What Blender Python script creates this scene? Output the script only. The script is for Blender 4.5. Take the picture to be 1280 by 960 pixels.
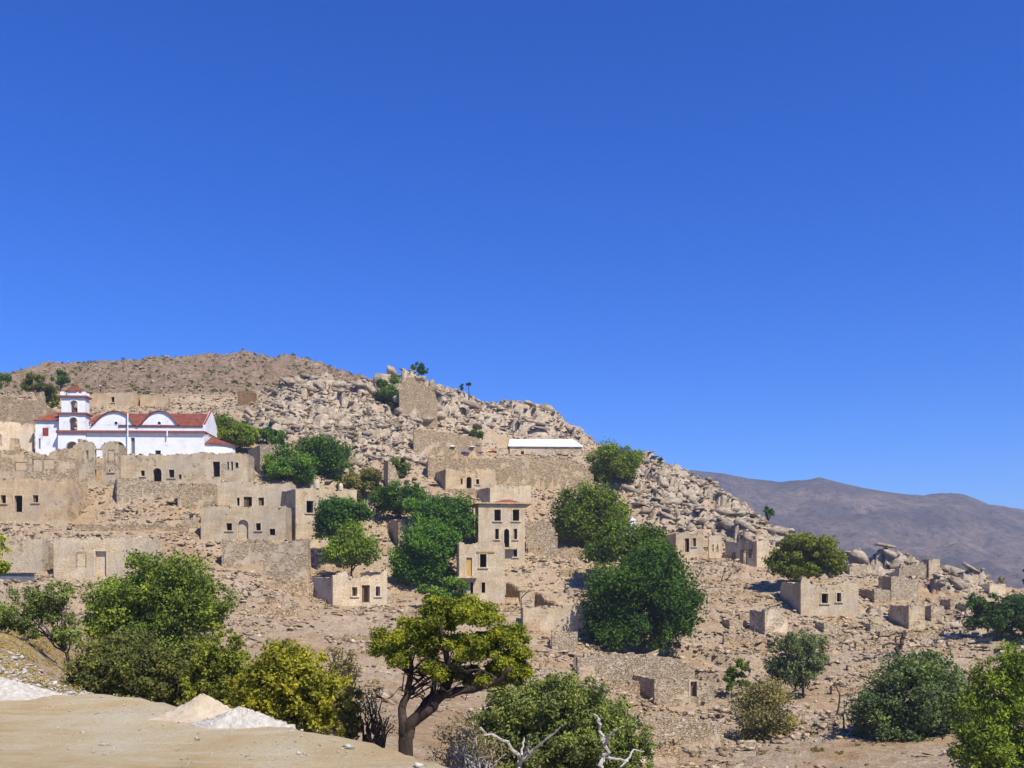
import bpy, bmesh, math
import numpy as np
from mathutils import Vector, Matrix

for o in list(bpy.data.objects):
    bpy.data.objects.remove(o, do_unlink=True)
SC = bpy.context.scene
COL = SC.collection
R = math.radians
F, HOR = 1229.0, 730.0          # focal length in photo pixels, horizon row of the photo

# ------------------------------------------------------------------ camera
cam = bpy.data.cameras.new('camera'); camo = bpy.data.objects.new('camera', cam); COL.objects.link(camo)
cam.sensor_width = 36.0; cam.lens = 36.0 * F / 1280.0
cam.shift_y = (HOR - 480.0) / 1280.0
cam.clip_start = 0.2; cam.clip_end = 9000
camo.location = (0, 0, 0); camo.rotation_euler = (R(90), 0, 0)
SC.camera = camo

# ------------------------------------------------------------------ sky + sun
SUN_EL, SUN_AZ = 52.0, 140.0    # azimuth clockwise from +Y (the view direction)
world = bpy.data.worlds.new('World'); SC.world = world; world.use_nodes = True
wn = world.node_tree; wn.nodes.clear()
sky = wn.nodes.new('ShaderNodeTexSky'); sky.sky_type = 'NISHITA'; sky.sun_disc = False
sky.sun_elevation = R(SUN_EL); sky.sun_rotation = R(SUN_AZ)
sky.altitude = 300; sky.air_density = 1.0; sky.dust_density = 0.0; sky.ozone_density = 3.5
hs = wn.nodes.new('ShaderNodeHueSaturation'); hs.inputs['Saturation'].default_value = 1.42
bg = wn.nodes.new('ShaderNodeBackground'); bg.inputs['Strength'].default_value = 0.074
wo = wn.nodes.new('ShaderNodeOutputWorld')
tn = wn.nodes.new('ShaderNodeMix'); tn.data_type = 'RGBA'; tn.blend_type = 'MULTIPLY'; tn.inputs[0].default_value = 1.0
tn.inputs[7].default_value = (0.44, 0.84, 1.60, 1)      # the camera's own rendering of the blue
wn.links.new(sky.outputs[0], hs.inputs['Color']); wn.links.new(hs.outputs[0], tn.inputs[6]); wn.links.new(tn.outputs[2], bg.inputs[0]); wn.links.new(bg.outputs[0], wo.inputs[0])
sl = bpy.data.lights.new('sun', 'SUN'); sl.energy = 4.8; sl.angle = R(0.5); sl.color = (1.0, 0.93, 0.80)
slo = bpy.data.objects.new('sun', sl); COL.objects.link(slo)
S = Vector((math.cos(R(SUN_EL)) * math.sin(R(SUN_AZ)), math.cos(R(SUN_EL)) * math.cos(R(SUN_AZ)), math.sin(R(SUN_EL))))
slo.rotation_euler = (-S).to_track_quat('-Z', 'Y').to_euler(); slo.location = (60, -40, 120)
vs = SC.view_settings
vs.view_transform = 'Standard'; vs.look = 'None'; vs.exposure = 0.52; vs.gamma = 1.0; vs.use_curve_mapping = False
SC.cycles.max_bounces = 5; SC.cycles.diffuse_bounces = 3; SC.cycles.transmission_bounces = 3; SC.cycles.transparent_max_bounces = 4
SC.cycles.volume_bounces = 0; SC.cycles.caustics_reflective = False; SC.cycles.caustics_refractive = False

# ------------------------------------------------------------------ small helpers
rng = np.random.default_rng(7)

def tag(o, label=None, cat=None, group=None, kind=None):
    if label: o['label'] = label
    if cat: o['category'] = cat
    if group: o['group'] = group
    if kind: o['kind'] = kind
    return o

def empty(name, loc, rz=0.0):
    o = bpy.data.objects.new(name, None); COL.objects.link(o)
    o.location = loc; o.rotation_euler = (0, 0, rz); o.empty_display_size = 0.2
    return o

def mesh_np(name, v, quads=None, tris=None):
    """mesh from numpy arrays"""
    me = bpy.data.meshes.new(name)
    v = np.asarray(v, np.float32)
    loops = []; starts = []; n = 0
    if quads is not None and len(quads):
        q = np.asarray(quads, np.int32); loops.append(q.ravel()); starts.append(np.arange(len(q)) * 4 + n); n += q.size
    if tris is not None and len(tris):
        t = np.asarray(tris, np.int32); loops.append(t.ravel()); starts.append(np.arange(len(t)) * 3 + n); n += t.size
    lo = np.concatenate(loops); st = np.concatenate(starts).astype(np.int32)
    me.vertices.add(len(v)); me.vertices.foreach_set('co', v.ravel())
    me.loops.add(len(lo)); me.loops.foreach_set('vertex_index', lo.astype(np.int32))
    me.polygons.add(len(st)); me.polygons.foreach_set('loop_start', st)
    me.update(calc_edges=True); me.validate()
    return me

def link(name, me, mat=None, parent=None, color=None):
    o = bpy.data.objects.new(name, me); COL.objects.link(o)
    if mat is not None and me is not None and not me.materials: me.materials.append(mat)
    if parent is not None: o.parent = parent
    if color is not None: o.color = (*color, 1)
    return o

class MB:
    """collects boxes, prisms and tubes into one mesh"""
    def __init__(s): s.v = []; s.f = []
    def add(s, vs_, fs):
        n = len(s.v); s.v += [tuple(p) for p in vs_]; s.f += [tuple(i + n for i in f) for f in fs]; return s
    def box(s, x0, x1, y0, y1, z0, z1):
        return s.add([(x0,y0,z0),(x1,y0,z0),(x1,y1,z0),(x0,y1,z0),(x0,y0,z1),(x1,y0,z1),(x1,y1,z1),(x0,y1,z1)],
                     [(0,3,2,1),(4,5,6,7),(0,1,5,4),(1,2,6,5),(2,3,7,6),(3,0,4,7)])
    def tube(s, pts, rad, n=6):
        pts = [Vector(p) for p in pts]; rings = []; a = None
        for i, p in enumerate(pts):
            d = (pts[min(i+1, len(pts)-1)] - pts[max(i-1, 0)])
            d = d.normalized() if d.length > 1e-6 else Vector((0,0,1))
            a = d.orthogonal() if a is None else a - d*a.dot(d)
            if a.length < 1e-4: a = d.orthogonal()
            a = a.normalized(); b = d.cross(a)
            rings.append([p + (a*math.cos(k*2*math.pi/n) + b*math.sin(k*2*math.pi/n)) * rad[i] for k in range(n)])
        vs_ = [q for r in rings for q in r]; fs = []
        for i in range(len(pts)-1):
            for k in range(n):
                fs.append((i*n+k, i*n+(k+1)%n, (i+1)*n+(k+1)%n, (i+1)*n+k))
        fs.append(tuple(range(n))[::-1]); fs.append(tuple((len(pts)-1)*n+k for k in range(n)))
        return s.add(vs_, fs)
    def prism(s, poly, y0, y1):
        """polygon in (x,z) extruded along y"""
        n = len(poly)
        vs_ = [(x, y0, z) for x, z in poly] + [(x, y1, z) for x, z in poly]
        fs = [tuple(range(n)), tuple(range(2*n-1, n-1, -1))] + [(i, i+n, (i+1)%n+n, (i+1)%n) for i in range(n)]
        return s.add(vs_, fs)
    def build(s, name, mat, parent=None, color=None, smooth=False):
        me = bpy.data.meshes.new(name); me.from_pydata(s.v, [], s.f); me.update()
        bm = bmesh.new(); bm.from_mesh(me); bmesh.ops.recalc_face_normals(bm, faces=bm.faces); bm.to_mesh(me); bm.free()
        if smooth: me.polygons.foreach_set('use_smooth', [True]*len(me.polygons))
        return link(name, me, mat, parent, color)

def U(px): return (px - 640.0) / F
def W(px, py, D): return Vector(((px - 640.0) / F * D, D, (HOR - py) / F * D))

# ------------------------------------------------------------------ numpy noise
def _h(ix, iy, seed):
    h = (ix.astype(np.int64) * 374761393 + iy.astype(np.int64) * 668265263 + seed * 1442695041) & 0xFFFFFFFF
    h = ((h ^ (h >> 13)) * 1274126177) & 0xFFFFFFFF
    h = ((h ^ (h >> 16)) * 2246822519) & 0xFFFFFFFF
    return ((h ^ (h >> 15)) & 0xFFFFFF) / float(0x1000000)
def vnoise(x, y, seed=0):
    ix = np.floor(x); iy = np.floor(y); fx = x - ix; fy = y - iy
    fx = fx*fx*(3-2*fx); fy = fy*fy*(3-2*fy)
    a = _h(ix, iy, seed); b = _h(ix+1, iy, seed); c = _h(ix, iy+1, seed); d = _h(ix+1, iy+1, seed)
    return (a*(1-fx)+b*fx)*(1-fy) + (c*(1-fx)+d*fx)*fy
def fbm(x, y, o=4, seed=0):
    t = 0; a = 0.5
    for k in range(o):
        t = t + a*(vnoise(x, y, seed+k*17)*2-1); x = x*2.03+3.1; y = y*2.03+7.7; a *= 0.5
    return t
def cells(x, y, size, seed, tilt=0.6):
    """blocky rock relief: every Voronoi cell is a tilted slab; also returns distance to the joints"""
    x = x/size; y = y/size
    ix = np.floor(x); iy = np.floor(y)
    d1 = np.full(x.shape, 9.0); d2 = np.full(x.shape, 9.0); hh = np.zeros(x.shape)
    for dx in (-1, 0, 1):
        for dy in (-1, 0, 1):
            cx = ix+dx; cy = iy+dy
            px = cx + 0.15 + 0.7*_h(cx, cy, seed); py = cy + 0.15 + 0.7*_h(cx, cy, seed+5)
            ex = x-px; ey = y-py; d = np.sqrt(ex*ex+ey*ey)
            val = _h(cx, cy, seed+9)*1.2 - 0.6 + ex*tilt*(_h(cx, cy, seed+11)*2-1.35) + ey*tilt*(_h(cx, cy, seed+13)*2-1)
            near = d < d1
            d2 = np.where(near, d1, np.minimum(d2, d)); hh = np.where(near, val, hh); d1 = np.where(near, d, d1)
    return hh*size, d2-d1
def sstep(a, b, x):
    t = np.clip((x-a)/(b-a), 0, 1); return t*t*(3-2*t)
def pchip(xk, yk, x):
    """monotone cubic; yk may have trailing axes"""
    xk = np.asarray(xk, float); yk = np.asarray(yk, float)
    sh = (-1,) + (1,)*(yk.ndim-1)
    h = np.diff(xk).reshape(sh); m = np.diff(yk, axis=0)/h
    d = np.zeros_like(yk)
    a, b = m[:-1], m[1:]; ok = (a*b) > 0
    w1 = 2*h[1:]+h[:-1]; w2 = h[1:]+2*h[:-1]
    with np.errstate(divide='ignore', invalid='ignore'):
        hm = (w1+w2)/(w1/a+w2/b)
    d[1:-1] = np.where(ok, hm, 0); d[0] = m[0]; d[-1] = m[-1]
    x = np.asarray(x, float); i = np.clip(np.searchsorted(xk, x)-1, 0, len(xk)-2)
    hh = (xk[i+1]-xk[i]); t = ((x-xk[i])/hh).reshape(sh); hh = hh.reshape(sh); t = np.clip(t, 0, 1)
    return (2*t**3-3*t*t+1)*yk[i] + (t**3-2*t*t+t)*hh*d[i] + (-2*t**3+3*t*t)*yk[i+1] + (t**3-t*t)*hh*d[i+1]

# ------------------------------------------------------------------ materials
MATS = {}
class NT:
    def __init__(s, name):
        s.m = bpy.data.materials.new(name); s.m.use_nodes = True; s.t = s.m.node_tree; s.t.nodes.clear(); MATS[name] = s.m
        s.out = s.n('ShaderNodeOutputMaterial')
    def n(s, typ, **kw):
        nd = s.t.nodes.new(typ)
        for k, v in kw.items():
            if k in nd.inputs: 
                if hasattr(v, 'is_output'): s.t.links.new(v, nd.inputs[k])
                else: nd.inputs[k].default_value = v
            else: setattr(nd, k, v)
        return nd
    def l(s, a, b): s.t.links.new(a, b)
    def coord(s, kind='Object'): return s.n('ShaderNodeTexCoord').outputs[kind]
    def noise(s, scale, detail=4, rough=0.6, vec=None, sx=None):
        v = vec if vec is not None else s.coord()
        if sx: 
            mp = s.n('ShaderNodeMapping'); s.l(v, mp.inputs['Vector']); mp.inputs['Scale'].default_value = sx; v = mp.outputs[0]
        nd = s.n('ShaderNodeTexNoise', Scale=scale, Detail=detail, Roughness=rough); s.l(v, nd.inputs['Vector'])
        return nd.outputs['Fac']
    def ramp(s, fac, stops):
        r = s.n('ShaderNodeValToRGB'); s.l(fac, r.inputs[0]); e = r.color_ramp.elements
        while len(e) < len(stops): e.new(0.5)
        for k, (p, c) in enumerate(stops):
            e[k].position = p; e[k].color = (*c, 1) if isinstance(c, tuple) else (c, c, c, 1)
        return r.outputs[0]
    def mix(s, a, b, fac, mode='MIX'):
        m = s.n('ShaderNodeMix', data_type='RGBA', blend_type=mode)
        for sock, v in ((m.inputs[0], fac), (m.inputs[6], a), (m.inputs[7], b)):
            if hasattr(v, 'is_output'): s.l(v, sock)
            elif isinstance(v, tuple): sock.default_value = (*v, 1)
            else: sock.default_value = v
        return m.outputs[2]
    def math(s, op, a, b=0.0, clamp=False):
        m = s.n('ShaderNodeMath', operation=op, use_clamp=clamp)
        for sock, v in ((m.inputs[0], a), (m.inputs[1], b)):
            if hasattr(v, 'is_output'): s.l(v, sock)
            else: sock.default_value = v
        return m.outputs[0]
    def attr(s, name): return s.n('ShaderNodeAttribute', attribute_name=name).outputs['Fac']
    def bump(s, h, dist, strength=1.0):
        b = s.n('ShaderNodeBump', Strength=strength, Distance=dist); s.l(h, b.inputs['Height']); return b.outputs[0]
    def finish(s, col, rough=0.9, bump=None, spec=0.15):
        p = s.n('ShaderNodeBsdfPrincipled', Roughness=rough)
        p.inputs['Specular IOR Level'].default_value = spec
        if hasattr(col, 'is_output'): s.l(col, p.inputs['Base Color'])
        else: p.inputs['Base Color'].default_value = (*col, 1)
        if bump is not None: s.l(bump, p.inputs['Normal'])
        s.l(p.outputs[0], s.out.inputs[0]); return s.m

def mat_hillside():
    t = NT('hillside'); c = t.coord()
    big = t.noise(0.06, 4, 0.6, c); mid = t.noise(0.45, 5, 0.65, c); fine = t.noise(3.5, 5, 0.7, c)
    soil = t.ramp(mid, [(0.25, (0.24,0.155,0.085)), (0.45, (0.37,0.255,0.145)), (0.62, (0.45,0.335,0.205)), (0.8, (0.50,0.40,0.27))])
    soil = t.mix(soil, (0.40,0.29,0.15), t.ramp(big, [(0.45, 0.0), (0.65, 0.55)]))
    stony = t.ramp(fine, [(0.32, (0.17,0.13,0.09)), (0.46, (0.40,0.32,0.22)), (0.6, (0.52,0.44,0.33)), (0.75, (0.60,0.53,0.43))])
    col = t.mix(soil, stony, t.ramp(t.math('ADD', t.math('MULTIPLY', t.noise(0.13, 4, 0.6, c), 0.6), t.math('MULTIPLY', t.noise(0.9, 5, 0.7, c), 0.4)), [(0.44, 0.05), (0.54, 0.9)]))
    rockn = t.noise(1.1, 6, 0.7, c, (1, 1, 1.8))
    rock = t.ramp(rockn, [(0.3, (0.15,0.115,0.08)), (0.43, (0.36,0.30,0.225)), (0.58, (0.49,0.43,0.345)), (0.75, (0.61,0.56,0.48))])
    rock = t.mix(rock, (0.47,0.33,0.20), t.ramp(t.noise(0.35, 4, 0.6, c), [(0.55, 0.0), (0.7, 0.6)]))
    col = t.mix(col, rock, t.attr('rock'))
    riser = t.ramp(t.noise(4.0, 4, 0.7, c, (1, 1, 2.2)), [(0.35, (0.2,0.15,0.10)), (0.5, (0.38,0.30,0.21)), (0.65, (0.52,0.44,0.33))])
    col = t.mix(col, riser, t.math('MULTIPLY', t.attr('riser'), 0.7))
    farn = t.noise(0.5, 6, 0.75, c)
    far = t.ramp(farn, [(0.30, (0.11,0.08,0.055)), (0.45, (0.19,0.14,0.095)), (0.58, (0.25,0.19,0.135)), (0.74, (0.36,0.30,0.235))])
    col = t.mix(col, far, t.attr('scrub'))
    gr = t.ramp(t.noise(1.2, 4, 0.6, c), [(0.35, (0.30,0.22,0.09)), (0.6, (0.46,0.36,0.17))])
    col = t.mix(col, gr, t.attr('grass'))
    h = t.math('ADD', t.math('MULTIPLY', fine, 0.6), t.math('MULTIPLY', t.noise(9.0, 4, 0.7, c), 0.4))
    col = t.mix(col, (1.14,1.09,1.02), 1.0, 'MULTIPLY')
    return t.finish(col, 0.95, t.bump(h, 0.5, 1.0))

def mat_stone(name='rubble_stone', a=(0.30,0.245,0.175), b=(0.56,0.49,0.39)):
    t = NT(name); c = t.coord(); ri = t.n('ShaderNodeObjectInfo').outputs['Random']
    isl = t.n('ShaderNodeNewGeometry').outputs['Random Per Island']
    n1 = t.noise(2.2, 5, 0.7, c)
    col = t.ramp(n1, [(0.3, tuple(x*0.6 for x in a)), (0.48, a), (0.68, b)])
    tint = t.ramp(isl, [(0.0, (0.62,0.55,0.46)), (0.35, (0.95,0.88,0.78)), (0.7, (1.08,1.03,0.96)), (1.0, (1.2,1.17,1.12))])
    col = t.mix(col, tint, 1.0, 'MULTIPLY')
    col = t.mix(col, (0.46,0.31,0.18), t.ramp(t.noise(0.8, 3, 0.6, c), [(0.58, 0.0), (0.74, 0.5)]))
    col = t.mix(col, (1.12,1.10,1.06), 1.0, 'MULTIPLY')
    return t.finish(col, 0.93, t.bump(t.noise(6.0, 5, 0.7, c), 0.12, 0.9))

def mat_crag():
    t = NT('crag_stone'); c = t.n('ShaderNodeNewGeometry').outputs['Position']; isl = t.n('ShaderNodeNewGeometry').outputs['Random Per Island']
    rockn = t.noise(1.1, 6, 0.7, c, (1, 1, 1.8))
    rock = t.ramp(rockn, [(0.3, (0.17,0.13,0.09)), (0.43, (0.38,0.315,0.235)), (0.58, (0.52,0.455,0.365)), (0.75, (0.64,0.59,0.51))])
    rock = t.mix(rock, (0.45,0.31,0.18), t.ramp(t.noise(0.35, 4, 0.6, c), [(0.55, 0.0), (0.7, 0.6)]))
    rock = t.mix(rock, t.ramp(isl, [(0.0, (0.75,0.71,0.66)), (0.5, (1.0,0.98,0.96)), (1.0, (1.15,1.14,1.12))]), 1.0, 'MULTIPLY')
    rock = t.mix(rock, (1.10,1.07,1.02), 1.0, 'MULTIPLY')
    return t.finish(rock, 0.95, t.bump(t.noise(2.2, 7, 0.78, c), 0.6, 1.0))

def mat_masonry():
    """rough rubble wall under old plaster; the object colour tints it, attribute 'plaster' covers the stones"""
    t = NT('masonry'); c = t.coord(); oi = t.n('ShaderNodeObjectInfo')
    mp = t.n('ShaderNodeMapping'); t.l(c, mp.inputs['Vector']); mp.inputs['Scale'].default_value = (1, 1, 1.7)
    dist = t.n('ShaderNodeTexNoise', Scale=2.5, Detail=3.0); t.l(mp.outputs[0], dist.inputs['Vector'])
    wv = t.n('ShaderNodeVectorMath', operation='MULTIPLY_ADD'); t.l(dist.outputs['Color'], wv.inputs[0]); wv.inputs[1].default_value = (0.35,0.35,0.35); t.l(mp.outputs[0], wv.inputs[2])
    vor = t.n('ShaderNodeTexVoronoi', Scale=3.0, feature='F1'); vor.inputs['Scale'].default_value = 4.6; t.l(wv.outputs[0], vor.inputs['Vector'])
    ved = t.n('ShaderNodeTexVoronoi', Scale=3.0, feature='DISTANCE_TO_EDGE'); ved.inputs['Scale'].default_value = 4.6; t.l(wv.outputs[0], ved.inputs['Vector'])
    sep = t.n('ShaderNodeSeparateColor'); t.l(vor.outputs['Color'], sep.inputs[0])
    stone = t.ramp(sep.outputs[0], [(0.0, (0.27,0.20,0.13)), (0.4, (0.38,0.30,0.21)), (0.75, (0.45,0.375,0.28)), (1.0, (0.53,0.465,0.38))])
    joint = t.ramp(ved.outputs['Distance'], [(0.0, 0.0), (0.07, 1.0)])
    stone = t.mix((0.23,0.175,0.115), stone, joint)
    pn = t.noise(0.7, 6, 0.7, c)
    plast = t.ramp(pn, [(0.28, (0.25,0.185,0.115)), (0.42, (0.38,0.295,0.195)), (0.55, (0.46,0.375,0.265)), (0.68, (0.52,0.445,0.34)), (0.8, (0.58,0.52,0.43))])
    plast = t.mix(plast, t.ramp(t.noise(6.0, 5, 0.75, c), [(0.3, 0.55), (0.5, 1.0), (0.72, 1.22)]), 1.0, 'MULTIPLY')
    plast = t.mix(plast, (0.33,0.30,0.27), t.ramp(t.noise(0.23, 4, 0.65, c), [(0.46, 0.0), (0.62, 0.5)]))
    streak = t.ramp(t.noise(3.2, 4, 0.6, c, (1, 1, 0.12)), [(0.34, 0.35), (0.5, 0.0)])
    plast = t.mix(plast, (0.27,0.215,0.155), streak)
    # where plaster has fallen
    fall = t.noise(0.55, 5, 0.7, c)
    cov = t.math('ADD', t.math('SUBTRACT', oi.outputs['Alpha'], 0.5), t.math('MULTIPLY', t.math('SUBTRACT', fall, 0.5), 1.9))
    cov = t.ramp(cov, [(0.0, 0.0), (0.05, 1.0)])
    col = t.mix(stone, plast, cov)
    col = t.mix(col, oi.outputs['Color'], 1.0, 'MULTIPLY')
    col = t.mix(col, (1.15,1.15,1.08), 1.0, 'MULTIPLY')
    h1 = t.math('MULTIPLY', joint, 0.7)
    h2 = t.math('ADD', t.math('MULTIPLY', t.noise(5.0, 5, 0.7, c), 0.5), 0.75)
    hm = t.n('ShaderNodeMix', data_type='FLOAT'); t.l(cov, hm.inputs[0]); t.l(h1, hm.inputs[2]); t.l(h2, hm.inputs[3])
    return t.finish(col, 0.95, t.bump(hm.outputs[0], 0.14, 1.0))

def mat_simple(name, stops, scale, rough=0.8, bump=0.03, sx=None, bs=8.0):
    t = NT(name); c = t.coord()
    col = t.ramp(t.noise(scale, 5, 0.65, c, sx), stops)
    return t.finish(col, rough, t.bump(t.noise(bs, 4, 0.65, c), bump, 0.8))

def mat_tile():
    t = NT('roof_tile'); c = t.coord()
    n = t.noise(1.6, 5, 0.7, c)
    col = t.ramp(n, [(0.3, (0.13,0.045,0.032)), (0.5, (0.25,0.075,0.05)), (0.7, (0.33,0.125,0.08))])
    oi = t.n('ShaderNodeObjectInfo'); col = t.mix(col, oi.outputs['Color'], 1.0, 'MULTIPLY')
    w = t.n('ShaderNodeTexWave', Scale=2.2, Distortion=1.0); w.bands_direction = 'X'; t.l(c, w.inputs['Vector'])
    return t.finish(col, 0.85, t.bump(w.outputs['Fac'], 0.10, 0.8))

def mat_leaf():
    t = NT('foliage'); oi = t.n('ShaderNodeObjectInfo'); a = t.attr('tint')
    col = t.mix(oi.outputs['Color'], t.ramp(a, [(0.0, (1.1,1.1,0.85)), (0.4, (2.4,2.3,1.7)), (0.8, (4.0,3.6,1.9)), (1.0, (5.3,4.5,1.9))]), 1.0, 'MULTIPLY')
    d = t.n('ShaderNodeBsdfDiffuse'); t.l(col, d.inputs[0])
    tr = t.n('ShaderNodeBsdfTranslucent'); t.l(t.mix(col, (1.0,1.1,0.55), 1.0, 'MULTIPLY'), tr.inputs[0])
    m = t.n('ShaderNodeMixShader'); m.inputs[0].default_value = 0.3
    t.l(d.outputs[0], m.inputs[1]); t.l(tr.outputs[0], m.inputs[2]); t.l(m.outputs[0], t.out.inputs[0]); return t.m

def mat_bark(name, a, b):
    t = NT(name); c = t.coord()
    col = t.ramp(t.noise(5.0, 5, 0.7, c, (1, 1, 0.3)), [(0.35, a), (0.65, b)])
    return t.finish(col, 0.9, t.bump(t.noise(14.0, 4, 0.7, c, (1, 1, 0.3)), 0.04, 0.8))

M_HILL = mat_hillside(); M_RUB = mat_stone(); M_CRAG = mat_crag(); M_MAS = mat_masonry(); M_TILE = mat_tile(); M_LEAF = mat_leaf()
M_BARK = mat_bark('bark', (0.035,0.026,0.020), (0.11,0.085,0.065))
M_DEAD = mat_bark('bleached_wood', (0.30,0.27,0.24), (0.55,0.51,0.47))
M_WHITE = mat_simple('whitewash', [(0.28, (0.56,0.55,0.52)), (0.42, (0.74,0.74,0.74)), (0.6, (0.80,0.80,0.80))], 0.9, 0.85, 0.03)
M_TRIM = mat_simple('brown_trim', [(0.3, (0.17,0.06,0.04)), (0.7, (0.30,0.11,0.07))], 3.0, 0.8, 0.02)
M_WOOD = mat_simple('old_wood', [(0.3, (0.09,0.055,0.03)), (0.7, (0.22,0.14,0.08))], 4.0, 0.85, 0.03, (1,1,0.2))
M_OCHRE = mat_simple('ochre_board', [(0.3, (0.40,0.24,0.07)), (0.7, (0.55,0.36,0.13))], 3.0, 0.85, 0.02)
M_RED = mat_simple('red_paint', [(0.3, (0.22,0.035,0.03)), (0.7, (0.30,0.06,0.045))], 3.0, 0.7, 0.01)
M_METAL = mat_simple('grey_metal', [(0.3, (0.10,0.11,0.13)), (0.7, (0.20,0.21,0.24))], 2.0, 0.6, 0.01)
M_GLASS = mat_simple('dark_glass', [(0.3, (0.015,0.02,0.025)), (0.7, (0.03,0.035,0.04))], 2.0, 0.25, 0.002)
# ------------------------------------------------------------------ the lie of the land: (distance, photo row) of the ground along photo columns
def q(*a): return [(d, (HOR-p)/F*d) for d, p in a]
near = lambda z: [(6, z), (14, z)]
COLS = {
 -400: [(6,-2.2),(17,-1.5)] + q((30,780),(60,740),(95,695),(118,640),(136,575),(165,520),(215,490),(300,478),(340,488)),
 0:    [(6,-3.2),(17,-2.6)] + q((24,852),(30,822),(38,790),(48,778),(60,768),(80,748),(95,725),(105,700),(118,652),(126,610),(136,572),(150,545),(165,525),(185,505),(215,490),(300,472),(340,480)),
 100:  [(6,-4.0),(17,-3.0)] + q((25,868),(32,862),(45,835),(60,805),(80,765),(95,732),(105,705),(118,655),(127,610),(136,574),(148,562),(158,540),(172,520),(200,498),(240,478),(300,455),(340,465)),
 200:  [(6,-5.0),(16,-3.8),(25,-3.5)] + q((32,870),(45,850),(60,820),(80,780),(95,745),(106,710),(118,655),(127,612),(137,574),(150,560),(160,540),(174,522),(200,498),(240,476),(300,452),(340,462)),
 285:  [(6,-5.2),(16,-4.2),(25,-4.0)] + q((35,880),(48,855),(62,825),(80,785),(95,750),(108,712),(118,668),(128,622),(138,585),(150,560),(168,535),(190,508),(225,480),(300,445),(340,458)),
 390:  near(-5.2) + q((25,950),(35,895),(48,868),(62,838),(80,798),(94,765),(108,735),(118,700),(128,650),(138,608),(150,575),(165,540),(182,505),(195,478),(205,481),(225,482),(300,460),(340,480)),
 470:  near(-5.6) + q((25,965),(35,905),(50,872),(64,842),(80,808),(95,775),(108,742),(120,700),(130,655),(140,622),(152,588),(166,548),(182,518),(198,492),(206,484),(215,486),(300,488),(340,510)),
 500:  near(-5.8) + q((25,970),(36,908),(52,872),(66,842),(82,806),(97,772),(110,739),(121,697),(131,655),(142,620),(155,583),(170,550),(185,520),(198,490),(206,474),(214,480),(300,512),(340,530)),
 540:  near(-6.0) + q((25,975),(40,905),(55,872),(70,838),(85,805),(100,768),(112,735),(124,690),(134,650),(146,612),(160,580),(175,555),(190,525),(203,492),(209,484),(220,492),(300,540),(340,560)),
 610:  near(-6.6) + q((25,1010),(40,925),(55,886),(70,850),(85,815),(100,775),(115,735),(126,692),(138,645),(150,610),(163,588),(178,566),(184,560),(196,528),(207,507),(218,512),(300,570),(340,590)),
 680:  near(-7.2) + q((25,1040),(40,945),(55,905),(70,865),(85,826),(100,785),(115,742),(126,705),(140,655),(152,615),(164,592),(176,575),(190,566),(197,542),(206,513),(218,520),(300,600),(340,620)),
 740:  near(-7.8) + q((25,1080),(40,960),(55,915),(70,880),(85,842),(100,798),(115,752),(128,705),(142,660),(154,625),(168,595),(180,578),(192,562),(200,552),(212,560),(300,640),(340,650)),
 800:  near(-8.3) + q((25,1120),(40,985),(55,935),(70,892),(84,862),(96,832),(110,782),(124,730),(136,692),(150,652),(166,618),(178,588),(188,573),(200,585),(300,680),(340,690)),
 855:  near(-8.8) + q((25,1150),(40,1005),(55,955),(70,915),(82,880),(92,850),(105,800),(118,752),(132,712),(146,672),(160,635),(172,608),(182,590),(195,600),(300,700),(340,720)),
 920:  near(-8.8) + q((25,1150),(40,1005),(55,955),(70,915),(82,878),(92,845),(105,798),(118,752),(130,718),(142,690),(155,658),(168,633),(180,642),(300,740),(340,750)),
 985:  near(-8.6) + q((25,1140),(40,1000),(55,948),(70,908),(85,868),(98,825),(110,775),(120,742),(132,715),(144,692),(154,677),(165,686),(300,770),(340,780)),
 1050: near(-8.5) + q((25,1130),(40,998),(55,945),(70,905),(85,862),(98,820),(110,778),(120,748),(130,722),(142,699),(152,704),(300,790),(340,800)),
 1150: near(-8.2) + q((25,1120),(40,990),(55,940),(70,900),(85,856),(98,815),(110,782),(120,750),(130,722),(138,707),(148,714),(300,800),(340,810)),
 1215: near(-8.0) + q((25,1110),(40,985),(55,935),(70,895),(85,852),(98,812),(110,776),(120,748),(128,732),(138,738),(300,810),(340,820)),
 1280: near(-7.8) + q((25,1100),(40,980),(55,930),(70,890),(85,848),(98,808),(110,775),(120,752),(128,743),(138,752),(300,820),(340,830)),
 1500: near(-7.6) + q((25,1090),(40,970),(55,930),(85,850),(98,820),(110,798),(125,782),(140,795),(300,850),(340,860)),
 1900: near(-7.6) + q((25,1090),(40,970),(55,935),(85,870),(98,850),(110,835),(125,825),(140,835),(300,870),(340,880)),
}
for k in COLS: COLS[k] = COLS[k] + [(430, COLS[k][-1][1]-30)]
GPX = np.concatenate([np.arange(-420, -40, 9.0), np.arange(-40, 1322, 1.9), np.arange(1322, 1900, 9.0)])
GD = np.concatenate([np.arange(7, 40, 1.1), np.arange(40, 88, 0.55), np.arange(88, 212, 0.36), np.arange(212, 345, 1.0), np.arange(345, 431, 6.0)])
_ck = sorted(COLS)
_colz = np.array([pchip([a for a, b in COLS[k]], [b for a, b in COLS[k]], GD) for k in _ck])
ZB = pchip(_ck, _colz, GPX)                       # base height, [px, D]
PX2, D2 = np.meshgrid(GPX, GD, indexing='ij')
X2 = (PX2-640)/F*D2
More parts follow.
